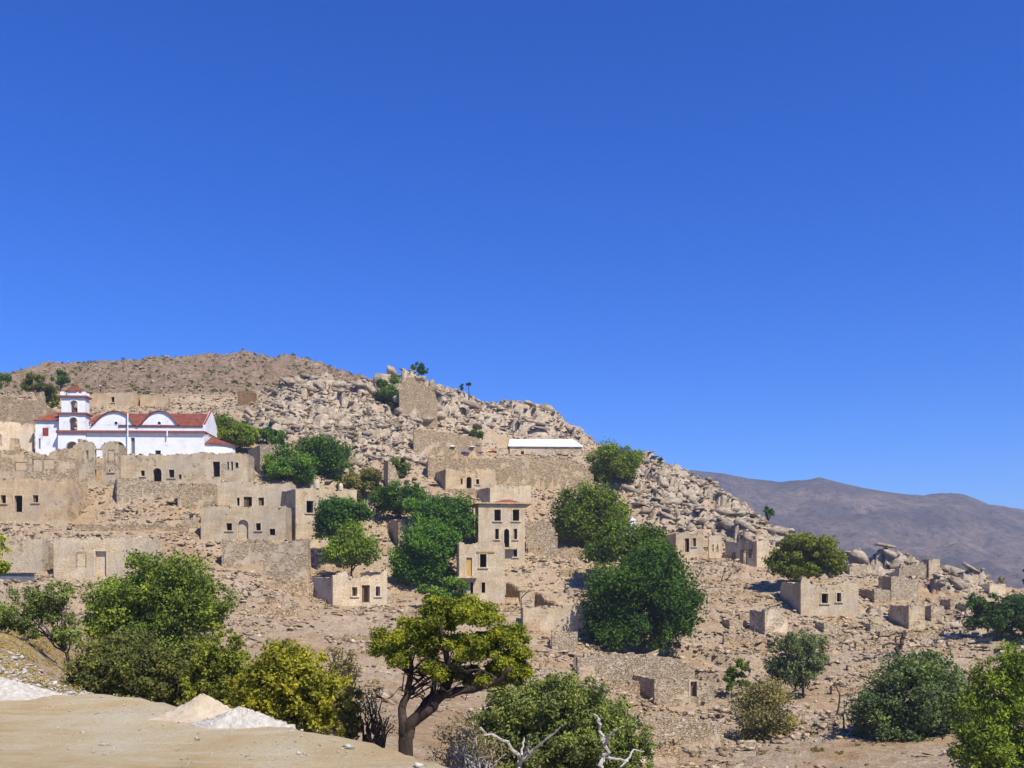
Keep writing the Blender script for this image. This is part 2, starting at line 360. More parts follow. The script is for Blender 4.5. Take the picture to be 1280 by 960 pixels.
def sample(Z, px, D):
    px = np.asarray(px, float); D = np.asarray(D, float)
    i = np.clip(np.searchsorted(GPX, px)-1, 0, len(GPX)-2); j = np.clip(np.searchsorted(GD, D)-1, 0, len(GD)-2)
    a = np.clip((px-GPX[i])/(GPX[i+1]-GPX[i]), 0, 1); b = np.clip((D-GD[j])/(GD[j+1]-GD[j]), 0, 1)
    return (Z[i,j]*(1-a)+Z[i+1,j]*a)*(1-b) + (Z[i,j+1]*(1-a)+Z[i+1,j+1]*a)*b
def ground_at(px, py, dmin=22, Z=None):
    """distance at which the sight line through a photo pixel first meets the ground"""
    Z = ZB if Z is None else Z
    d = np.arange(dmin, 330, 0.1); g = sample(Z, np.full(d.shape, float(px)), d)
    k = np.where(g >= (HOR-py)/F*d)[0]
    return float(d[k[0]]) if len(k) else 330.0
def zat(x, y, Z=None):
    Z = ZF if Z is None else Z
    return float(sample(Z, 640+F*x/y, y))

# ------------------------------------------------------------------ houses and walls are laid out first (the ground is levelled for them)
SPECS = []
class Frame:
    def __init__(s, px, py, D, a):
        s.a = a; s.ca = math.cos(a); s.sa = math.sin(a); s.o = W(px, py, D)
    def s_of(s, px):
        u = U(px); return (u*s.o.y - s.o.x) / (s.ca - u*s.sa)
    def dep(s, x): return s.o.y + x*s.sa
    def z_of(s, px, py): return (HOR-py)/F*s.dep(s.s_of(px)) - s.o.z
    def side_depth(s, px):
        u = U(px); return (s.o.x - u*s.o.y) / (u*s.ca + s.sa)

def H(name, label, cat, L, Rr, base, top, a=0, side=None, depth=5.0, ops=(), roof=None, plaster=0.5, tint=(1,1,1), prof=None,
      rag=0.12, D=None, back=1.0, right=1.0, left=1.0, found=2.2, thick=0.5, extra=None, group=None, apron=1.6, walls='flrb', trims=True):
    """pixel box of the front wall: left, right, base row, top row (photo pixels); a = turn in degrees; side = pixel of the far end of the left wall"""
    if D is None: D = ground_at(L, base)
    fr = Frame(L, base, D, R(a))
    w = fr.s_of(Rr)
    if side is not None: depth = min(max(fr.side_depth(side), 2.2), 10.0)
    SPECS.append(dict(name=name, label=label, cat=cat, fr=fr, w=w, L=L, R=Rr, base=base, top=top, depth=depth, ops=ops, roof=roof, plaster=plaster,
                      tint=tint, prof=prof, rag=rag, back=back, right=right, left=left, found=found, thick=thick, extra=extra, group=group, apron=apron, walls=walls, trims=trims))
    return SPECS[-1]
# openings: (kind, px0, px1, row_top, row_bottom[, extra]) in photo pixels; w window, d door, a arched door, n blind niche
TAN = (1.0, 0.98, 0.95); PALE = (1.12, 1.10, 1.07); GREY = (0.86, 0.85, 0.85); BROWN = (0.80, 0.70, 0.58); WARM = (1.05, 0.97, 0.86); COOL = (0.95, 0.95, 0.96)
RU, TW, HS = 'ruin', 'wall', 'house'
def T(name, label, L, Rr, base, top, **k):      # retaining wall: the ground behind is filled up to its top
    k.setdefault('walls', 'fl'); k.setdefault('plaster', 0.42); k.setdefault('depth', 3.0); k.setdefault('rag', 0.16)
    s = H(name, label, TW, L, Rr, base, top, **k); s['fill'] = True; return s
# --- left flank below the church
H('stone_house', 'plastered house with square black doorway between two small sill windows below the church', HS, -34, 84, 651, 598, ops=[('w',1,7.5,619,629),('d',18,28,619.5,640),('w',41,48,619,628)], roof='flat', plaster=0.75, tint=WARM, depth=5.5, rag=0.05)
H('ruined_house', 'long crumbling facade with broken niches above the house with the black doorway', RU, -34, 96, 604, 562, ops=[('n',20,33,578,588),('n',42,53,574,589),('n',55,68,574,586),('n',36,41,572,580)], plaster=0.55, tint=WARM,
  prof=[(-34,563),(10,563),(12,561),(13,549),(22,548),(23,559),(31,561),(33,566),(60,567),(70,562),(97,561)], depth=3.5, rag=0.1)
H('ruined_house', 'tall roofless ruin with broken crown and narrow slits before the church arches', RU, 97, 147, 606, 551, ops=[('w',107.5,111,563,574),('d',118.5,128,562,581),('d',118.5,128,587,603),('n',136,143,563,576),('w',136,142,587,590)], plaster=0.6, tint=TAN,
  prof=[(97,550),(115,551),(118,556),(121,560),(125,560),(128,556),(133,553),(142,551),(147,554)], depth=3.2, rag=0.1, walls='flr', back=0.5)
H('ruined_house', 'long flat facade with arched doorway and pale window surrounds under the white church', RU, 147.6, 309, 602, 568, ops=[('w',176,181,588,595),('a',191,202,585,603),('w',211,218,587,597),('w',223.5,227,593,599),('d',266,275,577,596),('w',284,286.3,577,587),('w',288.7,291.3,577,588),('w',294,298,578,585)],
  roof='flat', plaster=0.72, tint=TAN, prof=[(147,568),(163,568),(164,564),(167,564),(168,568),(240,568),(243,565.5),(309,567)], depth=3.6, rag=0.05)
T('terrace_wall', 'rubble retaining wall with shaded return beside the tall roofless ruin', 146, 221, 630, 597, a=24, side=128, tint=TAN, prof=[(146,597),(170,598),(221,604)], found=3)
T('terrace_wall', 'rough retaining wall under the arched facade, butting the house with three windows', 222, 270.5, 634, 604, a=3, tint=WARM, found=3)
H('ruined_house', 'pale house with three shuttered windows standing above the arched-door house', RU, 271.5, 364, 637, 603, a=4, ops=[('w',296,299.5,622,632),('w',304.5,315,621,634,'wood'),('w',323,330,622,632,'wood')], roof='flat', plaster=0.85, tint=PALE,
  prof=[(271,602),(300,601),(318,602),(320,605),(352,605),(364,603)], depth=4.5, rag=0.04)
H('ruined_house', 'house with big blind arched doorway between two small windows on a stone base', RU, 251, 357, 674, 632, a=3, ops=[('w',283,290,654,663),('a',297.5,310.5,649.5,674,'blind'),('w',320,326,654,663),('d',337,344,661,669)], roof='flat', plaster=0.8, tint=TAN,
  prof=[(251,636),(253,633),(271,632),(300,633),(357,632.5)], depth=4.2, rag=0.05)
T('terrace_wall', 'broken rubble wall with pale plaster patch below the blind-arched house', 277, 385, 708, 674, a=3, tint=TAN, plaster=0.5, prof=[(277,674),(335,675),(345,681),(360,676),(385,672)], found=3, rag=0.25)
H('ruined_house', 'tall corner house with shaded flank and two round chimney stubs on its parapet', RU, 369.5, 446, 684, 611, a=33, side=338, ops=[('w',383,391.5,626,641)], roof='flat', plaster=0.7, tint=TAN, rag=0.04, extra='chimneys', prof=[(369,611),(400,610),(446,612)])
H('stone_hut', 'grey stone hut with shaded flank behind trees beside the church apse', HS, 325, 352, 592, 556, a=30, side=310, roof='flat', plaster=0.35, tint=GREY, rag=0.1)
H('ruined_house', 'flat-topped house with single framed doorway behind the big leafy tree', RU, 67, 183, 722, 672, ops=[('d',119,133,689,720,'blind'),('n',97,107,691,708)], roof='flat', plaster=0.8, tint=PALE, depth=5, rag=0.04)  # panel added in the doorway stands for light seen in the opening
H('ruin', 'pale plastered wall end beside the house with a single framed doorway', TW, -34, 53, 714, 673, plaster=0.7, tint=PALE, depth=4, rag=0.08, walls='fr', right=0.8)
H('ruined_house', 'small roofless house with ragged gable, red-framed door and two windows on the open slope', RU, 416, 484, 757, 719, a=33, side=388, ops=[('w',440,446.5,734,745),('d',452,462,731.5,753,'wood'),('w',469.5,475,733,745)], plaster=0.78, tint=PALE,
  prof=[(416,721),(421,718),(428,713),(433,716),(438,719),(445,722),(465,720),(476,718),(480,712),(484,714)], rag=0.08, found=3.0, apron=0.8, back=0.85, left=0.98, roof='half')
# --- middle of the village
H('ruined_house', 'three-storey house front with remains of a red tiled roof', RU, 598, 656, 702, 630, a=6, ops=[('w',618,626,637,651),('w',641,649,637,651),('w',619,623.5,661,674),('a',630,636.5,661,684),('w',642,646.5,661,674),('w',642,646.5,685,696)], roof='hip', plaster=0.85, tint=PALE, depth=6, rag=0.0, extra='balcony_tall')
H('ruined_house', 'two-storey house with ochre boarded doorway and balcony slab in front of the three-storey house', RU, 574, 631, 754, 678, a=6, ops=[('w',600,608,692.5,709,'lintel'),('d',583,590,697,720,'ochre'),('w',588,591.5,728,743),('w',602,606.5,728,741)], roof='flat', plaster=0.9, tint=PALE, depth=6, rag=0.03, extra='balcony_low')
H('ruined_house', 'low house with small arched door between slit windows under the chapel terrace', RU, 557, 619, 612.5, 586, a=20, side=541, ops=[('w',576,578.3,598,605.5),('a',583,589.5,596,612),('w',595,599,599,605.5)], roof='flat', plaster=0.7, tint=WARM, rag=0.06)
H('ruin', 'blank pale wall block with shaded flank just behind the red tiled roof', TW, 612.5, 664, 633, 606, a=30, side=591, plaster=0.75, tint=PALE, rag=0.06, roof='flat')
T('terrace_wall', 'long rubble terrace wall below the white-roofed chapel', 535, 742, 598, 573, a=9, tint=WARM, depth=5, prof=[(535,574),(560,573),(600,574),(650,572),(700,572),(716,575),(730,582),(742,592)])
T('terrace_wall', 'upper rubble wall with dark broken end beneath the hilltop castle wall', 517, 602, 563, 537, a=8, tint=WARM, prof=[(517,536),(528,537),(560,541),(602,548)], depth=3)
T('castle_wall', 'high rough stone wall of the hilltop ruin against the sky', 499, 547, 521, 476, a=4, tint=WARM, plaster=0.1, prof=[(499,479),(502,474),(508,470),(516,473),(528,477),(534,483),(539,480),(543,488),(547,500)], depth=4, rag=0.7, found=4)
T('rubble_wall', 'collapsed rubble wall right beside the three-storey house front', 657.5, 697, 692, 650, tint=TAN, plaster=0.12, rag=0.35, prof=[(657,650),(672,651),(680,648),(690,655),(697,672)], depth=2.5)
H('ruin', 'jagged triangular wall stub beside the shrub on the upper slope', TW, 485, 501, 608, 577, a=25, side=480, plaster=0.45, tint=TAN, prof=[(485,577),(490,579),(495,588),(501,604)], rag=0.1, walls='fl', depth=2.5)
H('ruin', 'broken wall corner peeping out among the dark trees', TW, 498, 515, 684, 648, a=20, plaster=0.5, tint=PALE, depth=3, rag=0.2, side=484, prof=[(498,648),(506,650),(509,664),(515,662)])
T('terrace_wall', 'smooth pale retaining wall behind the crooked lamp pole', 654, 737, 784, 758, a=2, tint=PALE, plaster=0.7, prof=[(654,760),(690,758),(737,756)], rag=0.08)
H('ruin', 'small pale wall block between two shaded fallen gables', TW, 650, 668, 759, 741, plaster=0.6, tint=PALE, depth=2, rag=0.08, walls='f')
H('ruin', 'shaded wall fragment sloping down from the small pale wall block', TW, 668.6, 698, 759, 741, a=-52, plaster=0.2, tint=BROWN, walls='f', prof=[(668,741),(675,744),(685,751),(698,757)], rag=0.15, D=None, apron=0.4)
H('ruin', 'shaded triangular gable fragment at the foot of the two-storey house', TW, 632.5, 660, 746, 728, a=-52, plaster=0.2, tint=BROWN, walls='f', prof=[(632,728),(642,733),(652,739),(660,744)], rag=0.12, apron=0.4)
# --- right flank
H('ruined_house', 'plain plastered house with two reddish openings under the rocky outcrop', RU, 845, 879, 693, 666, a=5, side=830, ops=[('d',856,861.5,673,690,'wood'),('w',866,870,672.5,683,'wood')], roof='flat', plaster=0.75, tint=TAN, rag=0.06)
H('ruin', 'thin white-edged wall with two slits next to the house with reddish openings', TW, 886, 902, 697, 669, ops=[('w',890,892.3,680,690),('w',895.3,898,680,690)], plaster=0.8, tint=(1.25,1.23,1.2), depth=2.5, walls='f', rag=0.1)
H('ruined_house', 'open ruin with long shaded brown flank holding reddish door frames', RU, 946, 961, 708, 676, a=40, side=903, plaster=0.75, tint=PALE, rag=0.12, extra='flank_doors', walls='flb', back=0.6)
H('ruined_house', 'roofless pale house with two dark windows in front of a round tree', RU, 1001, 1073, 768, 730, a=4, side=975, ops=[('w',1027,1035,742,754),('w',1046,1051.5,741,752)], plaster=0.75, tint=PALE, roof='flat',
  prof=[(1001,728),(1003,722),(1007,721),(1008,724),(1012,724),(1013,730),(1035,731),(1050,729),(1056,726),(1073,726)], rag=0.08)
H('ruin', 'square stone pillar stub on the right-hand ridge against the far mountain', TW, 1161, 1175, 723, 699, plaster=0.6, tint=PALE, depth=1.6, rag=0.05)
H('ruined_house', 'small ruin corner with dark shaded flank and pale front above the leaning dead tree', RU, 1136, 1156, 786, 757, a=8, side=1110, plaster=0.6, tint=PALE, rag=0.1, walls='flb', back=0.8)
H('ruin', 'low ruin with a brown shaded recess right of the house with two dark windows', TW, 1093, 1113, 753, 737, a=12, side=1075, plaster=0.35, tint=TAN, rag=0.2, walls='flb')
H('ruin', 'shaded leaning wall high on the right-hand rubble ridge', TW, 1098, 1124, 735, 712, a=-45, plaster=0.35, tint=TAN, rag=0.15, walls='f', prof=[(1098,722),(1112,716),(1124,711)], apron=0.3)
H('ruin', 'broad rubble wall below the stone pillar stub on the ridge', TW, 1114, 1148, 750, 720, plaster=0.3, tint=PALE, rag=0.3, depth=3, walls='flr')
H('ruin', 'jagged row of broken wall tops along the ridge next to the pillar stub', TW, 1126, 1158, 722, 705, plaster=0.3, tint=TAN, rag=0.5, depth=2, walls='fl')
H('ruin', 'pale rounded wall end downhill of the small ruin corner', TW, 1164, 1180, 776, 757, plaster=0.5, tint=PALE, rag=0.15, depth=2, side=1156, a=5, walls='fl')
H('ruined_house', 'collapsed ruin with sloping pale front and shaded inner wall on the right slope', RU, 956, 985, 793, 757, a=28, side=937, plaster=0.55, tint=(1.15,1.14,1.13), prof=[(956,763),(962,758),(968,756),(975,765),(985,775)], rag=0.15, walls='fl')
H('ruined_house', 'low roofless stone house with brown shaded flank on the valley terraces', RU, 818, 893, 880, 848, a=14, side=788, ops=[('d',863,871,852,871,'wood'),('w',880,883.5,854,858),('n',873,876,858,862)], plaster=0.45, tint=TAN, rag=0.12, prof=[(818,849),(830,850),(850,849),(872,848),(893,855)], walls='flrb', back=0.9, roof='half')
T('terrace_wall', 'long dry-stone terrace wall at the foot of the largest dark green tree', 722, 868, 843, 815, a=4, tint=TAN, plaster=0.05, rag=0.3, prof=[(722,818),(760,816),(800,818),(840,822),(868,830)], walls='f', depth=4)
T('terrace_wall', 'low dry-stone wall in the valley bottom in front of the low stone house', 800, 905, 912, 900, a=6, tint=TAN, plaster=0.0, rag=0.35, walls='f', depth=2)
T('terrace_wall', 'dry-stone terrace wall left of the largest dark tree above bare tan ground', 690, 722, 812, 790, a=4, tint=TAN, plaster=0.05, rag=0.3, walls='f', depth=3)
H('masonry_block', 'small white masonry block on the skyline beside dark shrubs', TW, 1237, 1257, 743, 730, plaster=0.9, tint=(1.35,1.33,1.3), depth=2, rag=0.03)
# --- behind the church
H('ruin', 'pale blank wall with one small window on the slope above the church nave', TW, 106, 167, 508, 491, ops=[('w',139,143,496,503)], plaster=0.85, tint=WARM, depth=4, rag=0.08, roof='flat')
H('ruin', 'pale broken wall above the church between its two curved gables', TW, 175, 206, 508, 493, plaster=0.75, tint=WARM, depth=3, rag=0.25)
H('ruin', 'brown stone wall with chimney stub behind the church annex', TW, -34, 57, 532, 500, plaster=0.4, tint=WARM, prof=[(-34,497),(8,495),(20,500),(47,500),(49,490),(54,490),(55,499),(57,508)], depth=4, rag=0.15)
H('ruin', 'small dark brown ruin standing alone on the grey scrub hill', TW, 297, 316, 507, 489, plaster=0.4, tint=(0.62,0.48,0.36), depth=3, rag=0.1)  # brownish tint darkened to stand for shade on this ruin
# --- low broken terrace walls and wall corners that repeat over the slopes
for (l_, r_, b_, h_, a_) in [(95,235,664,9,2),(500,556,772,9,4),(742,800,858,7,3),(905,958,806,9,5),(850,932,731,7,6),(1008,1062,803,8,4),(1070,1120,812,7,2),(1100,1180,797,9,3),(1185,1240,806,8,4),(878,950,748,8,8),(660,745,693,9,6),(700,748,722,9,4),(325,402,735,8,10),(300,372,768,8,8),(560,655,806,8,5),(765,850,932,8,4),(925,990,778,9,8),(430,520,800,8,6),(1060,1135,838,7,3),(1040,1110,868,8,2),(660,740,668,8,5),(560,640,618,7,6)]:
    T('terrace_wall', 'low broken dry-stone terrace wall following the slope', l_, r_, b_, b_-h_, a=a_, plaster=0.15, rag=0.3, walls='f', depth=2.2, tint=WARM, group='low terrace walls across the slopes')
for (l_, r_, b_, h_, s_, t_) in [(1188,1203,762,13,1178,'just below the tumbled boulders of the right-hand ridge'),(1208,1224,766,11,1200,'beside the dark shrubby tree under the white masonry block'),(1062,1084,718,12,1052,'on the ridge behind the round tree'),
        (1088,1103,790,12,1078,'between the roofless pale house and the leaning dead tree'),(912,934,786,12,902,'beside the collapsed ruin with the sloping pale front'),(1030,1052,790,11,1020,'directly downhill of the house with two dark windows'),
        (722,742,698,13,712,'at the foot of the big round tree'),(470,492,755,13,462,'next to the small roofless house with the ragged gable'),(228,246,660,12,None,'beside the blind-arched house')]:
    H('ruin', 'low broken wall stub '+t_, 'ruin', l_, r_, b_, b_-h_, a=8, side=s_, depth=3, plaster=0.4, rag=0.28, walls='fl', tint=PALE, group='low wall stubs on the slope')
SPECS.append(None)
s_white = H('courtyard_wall', 'flaking whitewashed courtyard wall beside the church annex', TW, -34, 41, 563, 527, prof=[(-34,526),(10,527),(41,531)], ops=[('a',-2,3,543,557)], depth=1.5, rag=0.06, walls='f', D=ground_at(20,563)); s_white['tint'] = (1.62,1.56,1.48); s_white['plaster'] = 0.78
SPECS = [s for s in SPECS if s]
# the church and the chapel also need level ground
CH = Frame(73, 574, 138.0, R(2.0))
CHW = CH.s_of(288)
SPECS.append(dict(virtual=True, fr=Frame(41, 574, 138.0 - 0.0, R(2.0)), w=CHW+4, depth=9.0, apron=1.0))
CP_D = 187.0
CP = Frame(637, 568, CP_D, R(2.0)); CPW = CP.s_of(727)
SPECS.append(dict(virtual=True, fr=CP, w=CPW, depth=5.5, apron=16.0, slope=0.20))

# ------------------------------------------------------------------ final ground relief
PY2 = HOR - F*ZB/D2
rock = np.zeros_like(ZB)
for (cx, cy, rx, ry) in [(400,512,85,42),(455,545,85,45),(360,525,60,28),(620,520,95,24),(700,535,55,24),(870,622,85,48),(950,662,65,34),(1030,700,60,14),(1110,716,80,12),(820,600,45,35),(500,525,40,25),(430,490,50,20),(520,480,60,12),(580,505,60,15),(1200,735,40,10),(1205,790,36,24),(1160,806,34,9),(1235,822,24,9),(1090,770,22,10),(480,770,28,9),(345,770,30,8)]:
    rock = np.maximum(rock, 1.15 - ((PX2-cx)/rx)**2 - ((PY2-cy)/ry)**2)
front_face = (D2 < 225) & (D2 > 100)
rock = np.where(front_face, np.clip(rock*1.6 + fbm(X2/7, D2/7, 3, 3)*0.9, 0, 1), 0)
scrub = sstep(195, 215, D2)*sstep(500, 440, PX2)
rock = rock*(1-scrub)
damp = np.ones_like(ZB)
for s in SPECS:
    f = s['fr']; dx = X2-f.o.x; dy = D2-f.o.y
    lx = dx*f.ca+dy*f.sa; ly = -dx*f.sa+dy*f.ca
    ex = np.maximum(np.maximum(-lx, lx-s['w']), 0); ey = np.maximum(np.maximum(-ly-1.0, ly-s['depth']), 0)
    damp = np.minimum(damp, 0.12+0.88*sstep(0.3, 3.5, np.hypot(ex, ey)))
w = ZB + 1.5*fbm(X2/14, D2/14, 3, 21)
st = 1.7; tq = w/st; kq = np.floor(tq); fq = tq-kq
stp = sstep(0.70, 0.97, fq)
terr_amt = (1-rock)*(1-scrub)*sstep(55, 80, D2)*(0.35+0.65*vnoise(X2/22, D2/22, 4))
ZF = ZB + terr_amt*((kq+stp)*st - w + 0.45)*0.95*damp
riser = terr_amt*sstep(0.66, 0.8, fq)
h1, e1 = cells(X2*0.75 + D2*0.25 + fbm(X2/3, D2/3, 2, 8)*0.8, D2 + fbm(X2/3, D2/3, 2, 9)*0.8, 4.2, 31, 1.1)
h2, e2 = cells(X2*0.8 + fbm(X2/2, D2/2, 2, 5)*0.5, D2, 1.7, 57, 1.0)
ZF += rock*damp*(h1*0.38 + h2*0.42 - 1.0*(1-sstep(0.0, 0.12, e1)) - 0.5*(1-sstep(0.0, 0.15, e2)) + 0.35)
h5, e5 = cells(X2 + fbm(X2/2, D2/2, 2, 15)*0.9, D2*1.25 + fbm(X2/2, D2/2, 2, 16)*0.9, 1.25, 117, 0.9)
scb = np.zeros_like(ZB)
for (cx_, cy_, rx_, ry_) in [(335,745,95,40),(440,790,70,30),(690,730,70,40),(800,870,110,40),(1090,770,120,40),(160,650,110,26),(620,830,80,26),(930,770,60,40),(900,920,90,26)]:
    scb = np.maximum(scb, 1.0 - ((PX2-cx_)/rx_)**2 - ((PY2-cy_)/ry_)**2)
scree = sstep(-0.12, 0.30, fbm(X2/11, D2/8, 4, 111) + 0.35*np.clip(scb, 0, 1))*(1-scrub)*sstep(50, 75, D2)*damp
ZF += (1-rock)*scree*(h5*0.42 - 0.22*(1-sstep(0.0, 0.14, e5)) + 0.1)
h3, e3 = cells(X2, D2, 2.6, 77, 0.8)
h4, e4 = cells(X2, D2, 6.5, 79, 0.7)
ZF += scrub*(h3*0.35 + h4*0.22 + fbm(X2/16, D2/16, 4, 40)*2.2)
ZF += damp*(fbm(X2/5, D2/5, 4, 50)*0.55 + fbm(X2/1.3, D2/1.3, 3, 60)*0.22)*sstep(12, 40, D2)*(1-0.3*scrub)
ZF += (fbm(X2/2, D2/2, 4, 52)*0.35)*sstep(40, 15, D2)
grass = sstep(60, 20, PX2)*sstep(60, 30, D2)*sstep(22, 27, D2)*0.9
def top_at(s, lx):
    f = s['fr']; pr = s['prof'] or [(s['L'], s['top']), (s['R'], s['top'])]
    return np.interp(lx, [f.s_of(p) for p, _ in pr], [f.z_of(p, y) for p, y in pr])
for s in sorted(SPECS, key=lambda s: -s['fr'].o.y):
    f = s['fr']; dx = X2-f.o.x; dy = D2-f.o.y
    lx = dx*f.ca+dy*f.sa; ly = -dx*f.sa+dy*f.ca
    if s.get('fill'):
        m = (lx > 0.12) & (lx < s['w']-0.12) & (ly > 0.2) & (ly < s['depth'])
        lvl = f.o.z + top_at(s, lx) - 0.3 + 0.12*fbm(X2, D2, 2, 91)
        ZF = np.where(m, np.maximum(ZF, lvl), ZF)
        m2 = (lx > -0.2) & (lx < s['w']+0.2) & (ly <= 0.2) & (ly > -1.2)
        lim = f.o.z + 0.15 + np.maximum(lx, 0)*0.25*f.sa + (fbm(X2, D2, 2, 92)+0.3)*0.4
        ZF = np.where(m2, np.minimum(ZF, lim), ZF)
    else:
        ap = s['apron']
        inside = (lx > -0.25) & (lx < s['w']+0.25) & (ly > -0.2) & (ly < s['depth']+0.1)
        ZF = np.where(inside, f.o.z-0.04, ZF)
        t = sstep(ap+1.2, ap*0.5, -ly)*((lx > -0.6) & (lx < s['w']+0.6) & (ly <= -0.2))
        ZF = ZF*(1-t) + t*np.minimum(ZF, f.o.z - 0.04 + 0.10*fbm(X2*2, D2*2, 2, 93) + s.get('slope', 0.0)*np.minimum(ly, 0))
nx_, nd_ = ZF.shape
idx = np.arange(nx_*nd_).reshape(nx_, nd_)
quads = np.stack([idx[:-1,:-1], idx[1:,:-1], idx[1:,1:], idx[:-1,1:]], -1).reshape(-1, 4)
me = mesh_np('hillside', np.stack([X2, D2, ZF], -1).reshape(-1, 3), quads)
for nm, arr in (('rock', np.maximum(rock, scree*0.55*sstep(0.3, 0.6, vnoise(X2/1.25, D2/1.25, 130)))), ('riser', riser), ('scrub', scrub), ('grass', grass)):
    at = me.attributes.new(nm, 'FLOAT', 'POINT'); at.data.foreach_set('value', arr.astype(np.float32).ravel())
hill = link('hillside', me, M_HILL); tag(hill, 'dry terraced hillside of tan soil, rubble and pale crags', kind='structure')
# ------------------------------------------------------------------ walls with real openings
def wall_mesh(mb, s0, s1, zb, topf, ops, thick, xf, rag, breaks=(), step=0.5):
    """vertical slab cut into columns; xf maps (along, inward, up) to local coordinates; ops = (s0,s1,z0,z1,arch)"""
    br = {s0, s1}
    for o in ops:
        br |= {o[0], o[1]}
        if o[4]: br |= {o[0]+(o[1]-o[0])*k/8 for k in range(1, 8)}
    br |= {b for b in breaks if s0 < b < s1}
    n = max(1, int((s1-s0)/step))
    if rag > 0.02: br |= {s0+(s1-s0)*(k+0.35*rng.uniform(-1,1))/n for k in range(1, n)}
    br = sorted(b for b in br if s0-1e-6 <= b <= s1+1e-6)
    br = [b for i, b in enumerate(br) if i == 0 or b-br[i-1] > 0.02 or b == s1]
    jit = [topf(b) + rag*rng.uniform(-1, 0.6) for b in br]
    def up(o, s):
        if not o[4]: return o[3]
        r = (o[1]-o[0])/2; c = (o[0]+o[1])/2; return o[3]-r + math.sqrt(max(0, r*r-(s-c)**2))
    for k in range(len(br)-1):
        a, b = br[k], br[k+1]; m = (a+b)/2
        ta, tb = jit[k], jit[k+1]
        if rag > 0.08 and rng.random() < 0.5: ta = tb = (ta+tb)/2
        cov = sorted([o for o in ops if o[0]-1e-4 <= m <= o[1]+1e-4], key=lambda o: o[2])
        cur = (zb, zb); iv = []
        for o in cov:
            iv.append((cur, (max(o[2], zb), max(o[2], zb)))); cur = (up(o, a), up(o, b))
        iv.append((cur, (ta, tb)))
        for (la, lb), (ha, hb) in iv:
            if ha-la < 0.01 and hb-lb < 0.01: continue
            ha = max(ha, la+0.005); hb = max(hb, lb+0.005)
            vs_ = [xf(a,0,la),xf(b,0,lb),xf(b,thick,lb),xf(a,thick,la),xf(a,0,ha),xf(b,0,hb),xf(b,thick,hb),xf(a,thick,ha)]
            mb.add(vs_, [(0,3,2,1),(4,5,6,7),(0,1,5,4),(1,2,6,5),(2,3,7,6),(3,0,4,7)])

def surround(o, xf, wd=0.13, out=0.04, ins=0.08):
    mb = MB(); s0, s1, z0, z1, arch = o
    def bar(pts):   # 4 points (s,z)
        vs_ = [xf(s, -out, z) for s, z in pts] + [xf(s, ins, z) for s, z in pts]
        mb.add(vs_, [(0,1,2,3),(7,6,5,4),(0,4,5,1),(1,5,6,2),(2,6,7,3),(3,7,4,0)])
    e = 0.004
    zs = z1 if not arch else z1-(s1-s0)/2
    bar([(s0-wd,z0),(s0-e,z0),(s0-e,zs),(s0-wd,zs)]); bar([(s1+e,z0),(s1+wd,z0),(s1+wd,zs),(s1+e,zs)])
    if not arch: bar([(s0-wd,zs+e),(s1+wd,zs+e),(s1+wd,zs+wd),(s0-wd,zs+wd)])
    else:
        c = (s0+s1)/2; r = (s1-s0)/2+e; n = 8
        for k in range(n):
            t0 = math.pi*(1-k/n); t1 = math.pi*(1-(k+1)/n)
            bar([(c+r*math.cos(t0), zs+r*math.sin(t0)), (c+r*math.cos(t1), zs+r*math.sin(t1)), (c+(r+wd)*math.cos(t1), zs+(r+wd)*math.sin(t1)), (c+(r+wd)*math.cos(t0), zs+(r+wd)*math.sin(t0))])
    return mb

def boxx(xf, s0, s1, t0, t1, z0, z1):
    mb = MB(); mb.add([xf(s0,t0,z0),xf(s1,t0,z0),xf(s1,t1,z0),xf(s0,t1,z0),xf(s0,t0,z1),xf(s1,t0,z1),xf(s1,t1,z1),xf(s0,t1,z1)],
                      [(0,3,2,1),(4,5,6,7),(0,1,5,4),(1,2,6,5),(2,3,7,6),(3,0,4,7)]); return mb

